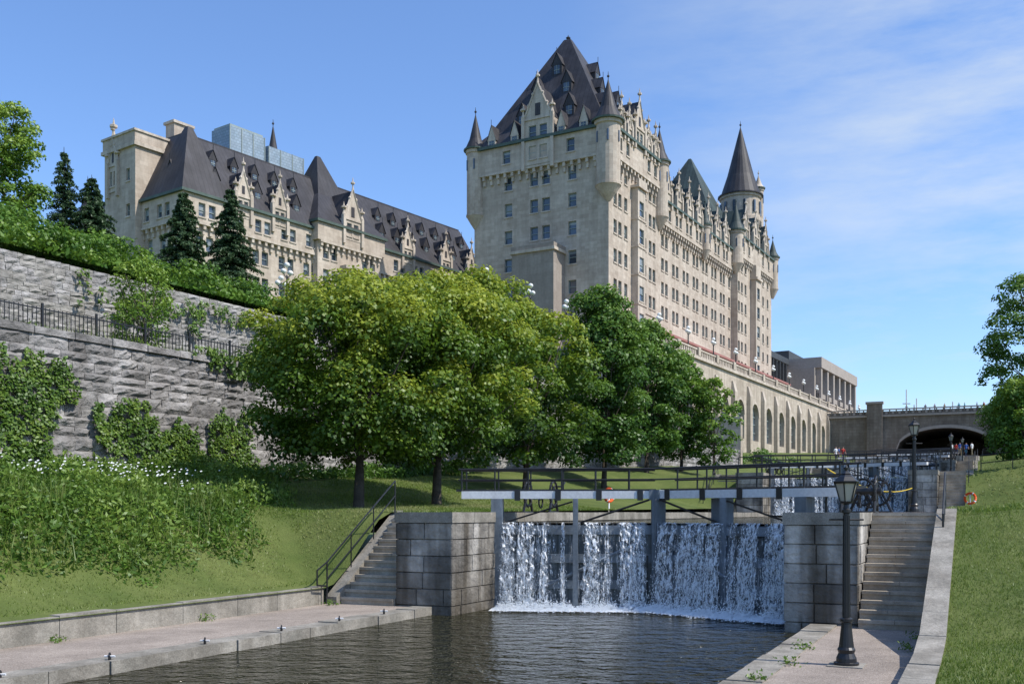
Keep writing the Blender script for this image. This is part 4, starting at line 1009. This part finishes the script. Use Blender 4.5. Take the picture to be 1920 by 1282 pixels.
def blades(name,F,n,s0,s1,t0,t1,hfun,h,w,dens=None,tb=.45,tbf=None,lean=.4):
    s=s0+(s1-s0)*rng.random(n); t=t0+(t1-t0)*rng.random(n)
    if dens is not None:
        k_=np.array([dens(a,b_) for a,b_ in zip(s,t)])>rng.random(n); s=s[k_];t=t[k_]; n=len(s)
    z=np.array([hfun(a,b_) for a,b_ in zip(s,t)]); P=np.column_stack([np.array([F.P(a,b_)[:2] for a,b_ in zip(s,t)]),z-.01])
    a=rng.random(n)*6.283; hh=h*(.5+rng.random(n)); d=np.column_stack([np.cos(a),np.sin(a),np.zeros(n)])*w
    tip=P+np.column_stack([rng.normal(size=n)*lean*hh,rng.normal(size=n)*lean*hh,hh])
    V=np.stack([P-d,P+d,tip],1).reshape(-1,3)
    me=bpy.data.meshes.new(name); me.vertices.add(3*n); me.vertices.foreach_set('co',V.ravel()); me.loops.add(3*n); me.loops.foreach_set('vertex_index',np.arange(3*n,dtype=np.int32))
    me.polygons.add(n); me.polygons.foreach_set('loop_start',np.arange(0,3*n,3,dtype=np.int32))
    try: me.polygons.foreach_set('loop_total',np.full(n,3,dtype=np.int32))
    except Exception: pass
    T=tb+.13*(np.sin(s*.8+t*.5)+np.sin(t*1.3-s*.6+2)+.6*np.sin(s*2.3+t*3.1))+.35*(rng.random(n)-.5)
    if tbf: T=T+tbf(s,t)
    at=me.attributes.new('tone','FLOAT','POINT'); at.data.foreach_set('value',np.repeat(np.clip(T,0,1),3).astype(np.float32))
    me.materials.append(M['grass']); me.update(calc_edges=True); o=bpy.data.objects.new(name,me); COL.objects.link(o); return o
blades('grass',L,140000,8,30,-.6,9,hr,.06,.008,tb=.45)
blades('grass',L,50000,26,110,-1.0,16,hr,.12,.03,lambda s,t:1,.65)
blades('grass',L,140000,6,44,-26,-14.4,hl,.06,.014,lambda s,t:0 if (t>-16.8 and s<26.3) else 1,.48,lambda s,t:.4*np.clip(1-np.abs(t+18.3)/2.8,0,1)*np.clip((s-14)/5,0,1))
blades('tall_grass',L,24000,6,30,-29.5,-18.2,hl,.6,.014,lambda s,t:wdens(s,t)*.8*(1 if math.sin(s*1.7+t)+math.sin(t*2.3)>.2 else .25),.5,None,.25)
blades('tall_grass',H,9000,-6,62,-35.2,-31.1,lambda s,t:6.15,.5,.014,None,.6,None,.25)
for (s_,t_,z_) in ((19.6,-1.25,-2.5),(21.5,-1.2,-2.5),(15.2,-3.05,-2.5),(17.0,-2.9,-2.5),(12.5,-2.7,-2.5),(19,-3.0,-2.5),(22.6,-15.9,-2.5),(14.0,-16.2,-2.5),(18.2,-16.25,-2.5)):
    x,y,_=L.P(s_,t_); m=70; C=np.array([x,y,z_+.06])+rng.normal(size=(m,3))*np.array([.10,.10,.045]); leafobj('kerb_weed',C,unit(m),.045+.03*rng.random(m),.3+.5*rng.random(m),'weed',None,.5)
# ================================================================ PEOPLE
M['skin']=flat('skin',(.42,.25,.18)); M['hair']=flat('hair',(.04,.025,.015))
cloth={'blue':(.05,.12,.38),'white':(.75,.75,.75),'red':(.50,.05,.04),'navy':(.03,.04,.08),'khaki':(.28,.23,.15),'grey':(.2,.2,.22),'teal':(.05,.25,.3)}
for k_,c_ in cloth.items(): M['c_'+k_]=flat('cloth_'+k_,c_)
def person(p,face,shirt,pants,h=1.7,stride=.12,arm=.1):
    k=h/1.7
    J=[(0,0,.95),(0,0,1.15),(0,.0,1.38),(0,0,1.47),(0,.01,1.56),(0,.015,1.68),
       (.09,0,.90),(.10,stride,.5),(.10,stride*1.1,.09),(.10,stride+.14,.03),
       (-.09,0,.90),(-.10,-stride*.6,.5),(-.10,-stride*1.6,.1),(-.10,-stride*1.6+.13,.03),
       (.18,0,1.38),(.24,-.03,1.12),(.25,arm,.90),(.25,arm+.03,.80),(-.18,0,1.38),(-.24,.0,1.12),(-.24,.08+arm,.90),(-.24,.1+arm,.80)]
    E=[(0,1),(1,2),(2,3),(3,4),(4,5),(0,6),(6,7),(7,8),(8,9),(0,10),(10,11),(11,12),(12,13),(2,14),(14,15),(15,16),(16,17),(2,18),(18,19),(19,20),(20,21)]
    R=[.13,.12,.13,.055,.095,.08,.09,.06,.042,.035,.09,.06,.042,.035,.065,.042,.032,.03,.065,.042,.032,.03]
    me=bpy.data.meshes.new('person'); me.from_pydata([(a*k,b_*k,c_*k) for a,b_,c_ in J],E,[]); o=bpy.data.objects.new('person_tmp',me); COL.objects.link(o)
    md=o.modifiers.new('s','SKIN'); sv=me.skin_vertices[0].data
    for v_,r in zip(sv,R): v_.radius=(r*k,r*.8*k)
    sv[0].use_root=True
    o.modifiers.new('ss','SUBSURF').levels=1
    dg=bpy.context.evaluated_depsgraph_get(); dg.update(); nm=bpy.data.meshes.new_from_object(o.evaluated_get(dg))
    bpy.data.objects.remove(o); q=bpy.data.objects.new('person',nm); COL.objects.link(q)
    nm.materials.clear()
    for m_ in ('c_'+pants,'c_'+shirt,'skin','hair'): nm.materials.append(M[m_])
    for f in nm.polygons:
        z=f.center.z/k; x=abs(f.center.x)/k; f.use_smooth=True
        if z>1.62 or (z>1.5 and f.center.y<-.03): mi=3
        elif z>1.46: mi=2
        elif x>.19 and z<1.18: mi=2
        elif z>.93: mi=1
        elif z<.06: mi=3
        else: mi=0
        f.material_index=mi
    q.location=p; q.rotation_euler=(0,0,face); return q
ppl=[(147.2,-3.9,'white','navy'),(147.6,-3.0,'blue','khaki'),(147.9,-3.45,'red','navy'),(147.0,-2.2,'blue','navy'),(147.4,-1.5,'white','khaki'),(156,-3.4,'grey','navy'),(158,-2.4,'teal','navy')]
for i,(s_,t_,a_,b_) in enumerate(ppl):
    person(L.P(s_,t_,7.5),random.uniform(0,6),a_,b_,random.uniform(1.65,1.85))
for i,(s_,t_,a_,b_) in enumerate(((108,-13.5,'blue','khaki'),(106.5,-13.6,'white','navy'),(107.3,-13.0,'red','grey'))):
    person(L.P(s_,t_,5.0),random.uniform(0,6),a_,b_,random.uniform(1.62,1.82))
for i in range(9): person(L.P(192.8,-13+i*1.6+random.random(),17.35),random.uniform(0,6),random.choice(list(cloth)),'navy',1.75)
# ================================================================ LIGHT / SKY
el=math.radians(50); az=(.93,-.367)
S=Vector((az[0]*math.cos(el),az[1]*math.cos(el),math.sin(el))).normalized()
sd=bpy.data.lights.new('sun','SUN'); sd.energy=5.0; sd.angle=math.radians(.53); sd.color=(1,.955,.88)
so=bpy.data.objects.new('sun',sd); COL.objects.link(so); so.rotation_euler=S.to_track_quat('Z','Y').to_euler(); so.location=(60,-20,90)
w=bpy.data.worlds.new('World'); sc.world=w; w.use_nodes=True; nt=w.node_tree; bgn=nt.nodes['Background']
sky=nn(nt,'ShaderNodeTexSky',sky_type='NISHITA'); sky.sun_disc=False; sky.sun_elevation=el; sky.sun_rotation=math.atan2(az[0],az[1])
sky.air_density=1.0; sky.dust_density=.6; sky.ozone_density=1.8
tc=nn(nt,'ShaderNodeTexCoord'); g=tc.outputs['Generated']
sx=nn(nt,'ShaderNodeSeparateXYZ'); nt.links.new(g,sx.inputs[0])
mp=nn(nt,'ShaderNodeMapping'); mp.inputs['Rotation'].default_value=(0,math.radians(14),0); mp.inputs['Scale'].default_value=(1.0,1.0,4.2); nt.links.new(g,mp.inputs[0])
c1=noise(nt,mp.outputs[0],2.6,7,.62)
mr=nn(nt,'ShaderNodeMapRange'); nt.links.new(sx.outputs[0],mr.inputs[0]); mr.inputs[1].default_value=.04; mr.inputs[2].default_value=.40
mu=nn(nt,'ShaderNodeMath',operation='MULTIPLY'); nt.links.new(ramp(nt,c1,.42,.68),mu.inputs[0]); nt.links.new(mr.outputs[0],mu.inputs[1])
mu2=nn(nt,'ShaderNodeMath',operation='MULTIPLY'); nt.links.new(mu.outputs[0],mu2.inputs[0]); mu2.inputs[1].default_value=.68
tint=mixc(nt,1.0,sky.outputs[0],(1.06,1.27,1.58),'MULTIPLY')
col=mixc(nt,mu2.outputs[0],tint,(5.3,5.8,6.2))
nt.links.new(col,bgn.inputs[0]); bgn.inputs[1].default_value=.145
# ================================================================ CAMERA
cd=bpy.data.cameras.new('camera'); cam=bpy.data.objects.new('camera',cd); COL.objects.link(cam)
cam.location=(0,0,0); cam.rotation_euler=(math.radians(90),0,0); cd.sensor_width=36; cd.lens=1900/1920*36; cd.shift_y=319/1920; cd.clip_end=9000; cd.clip_start=.1
sc.camera=cam
sc.view_settings.view_transform='Standard'; sc.view_settings.look='None'; sc.view_settings.exposure=0
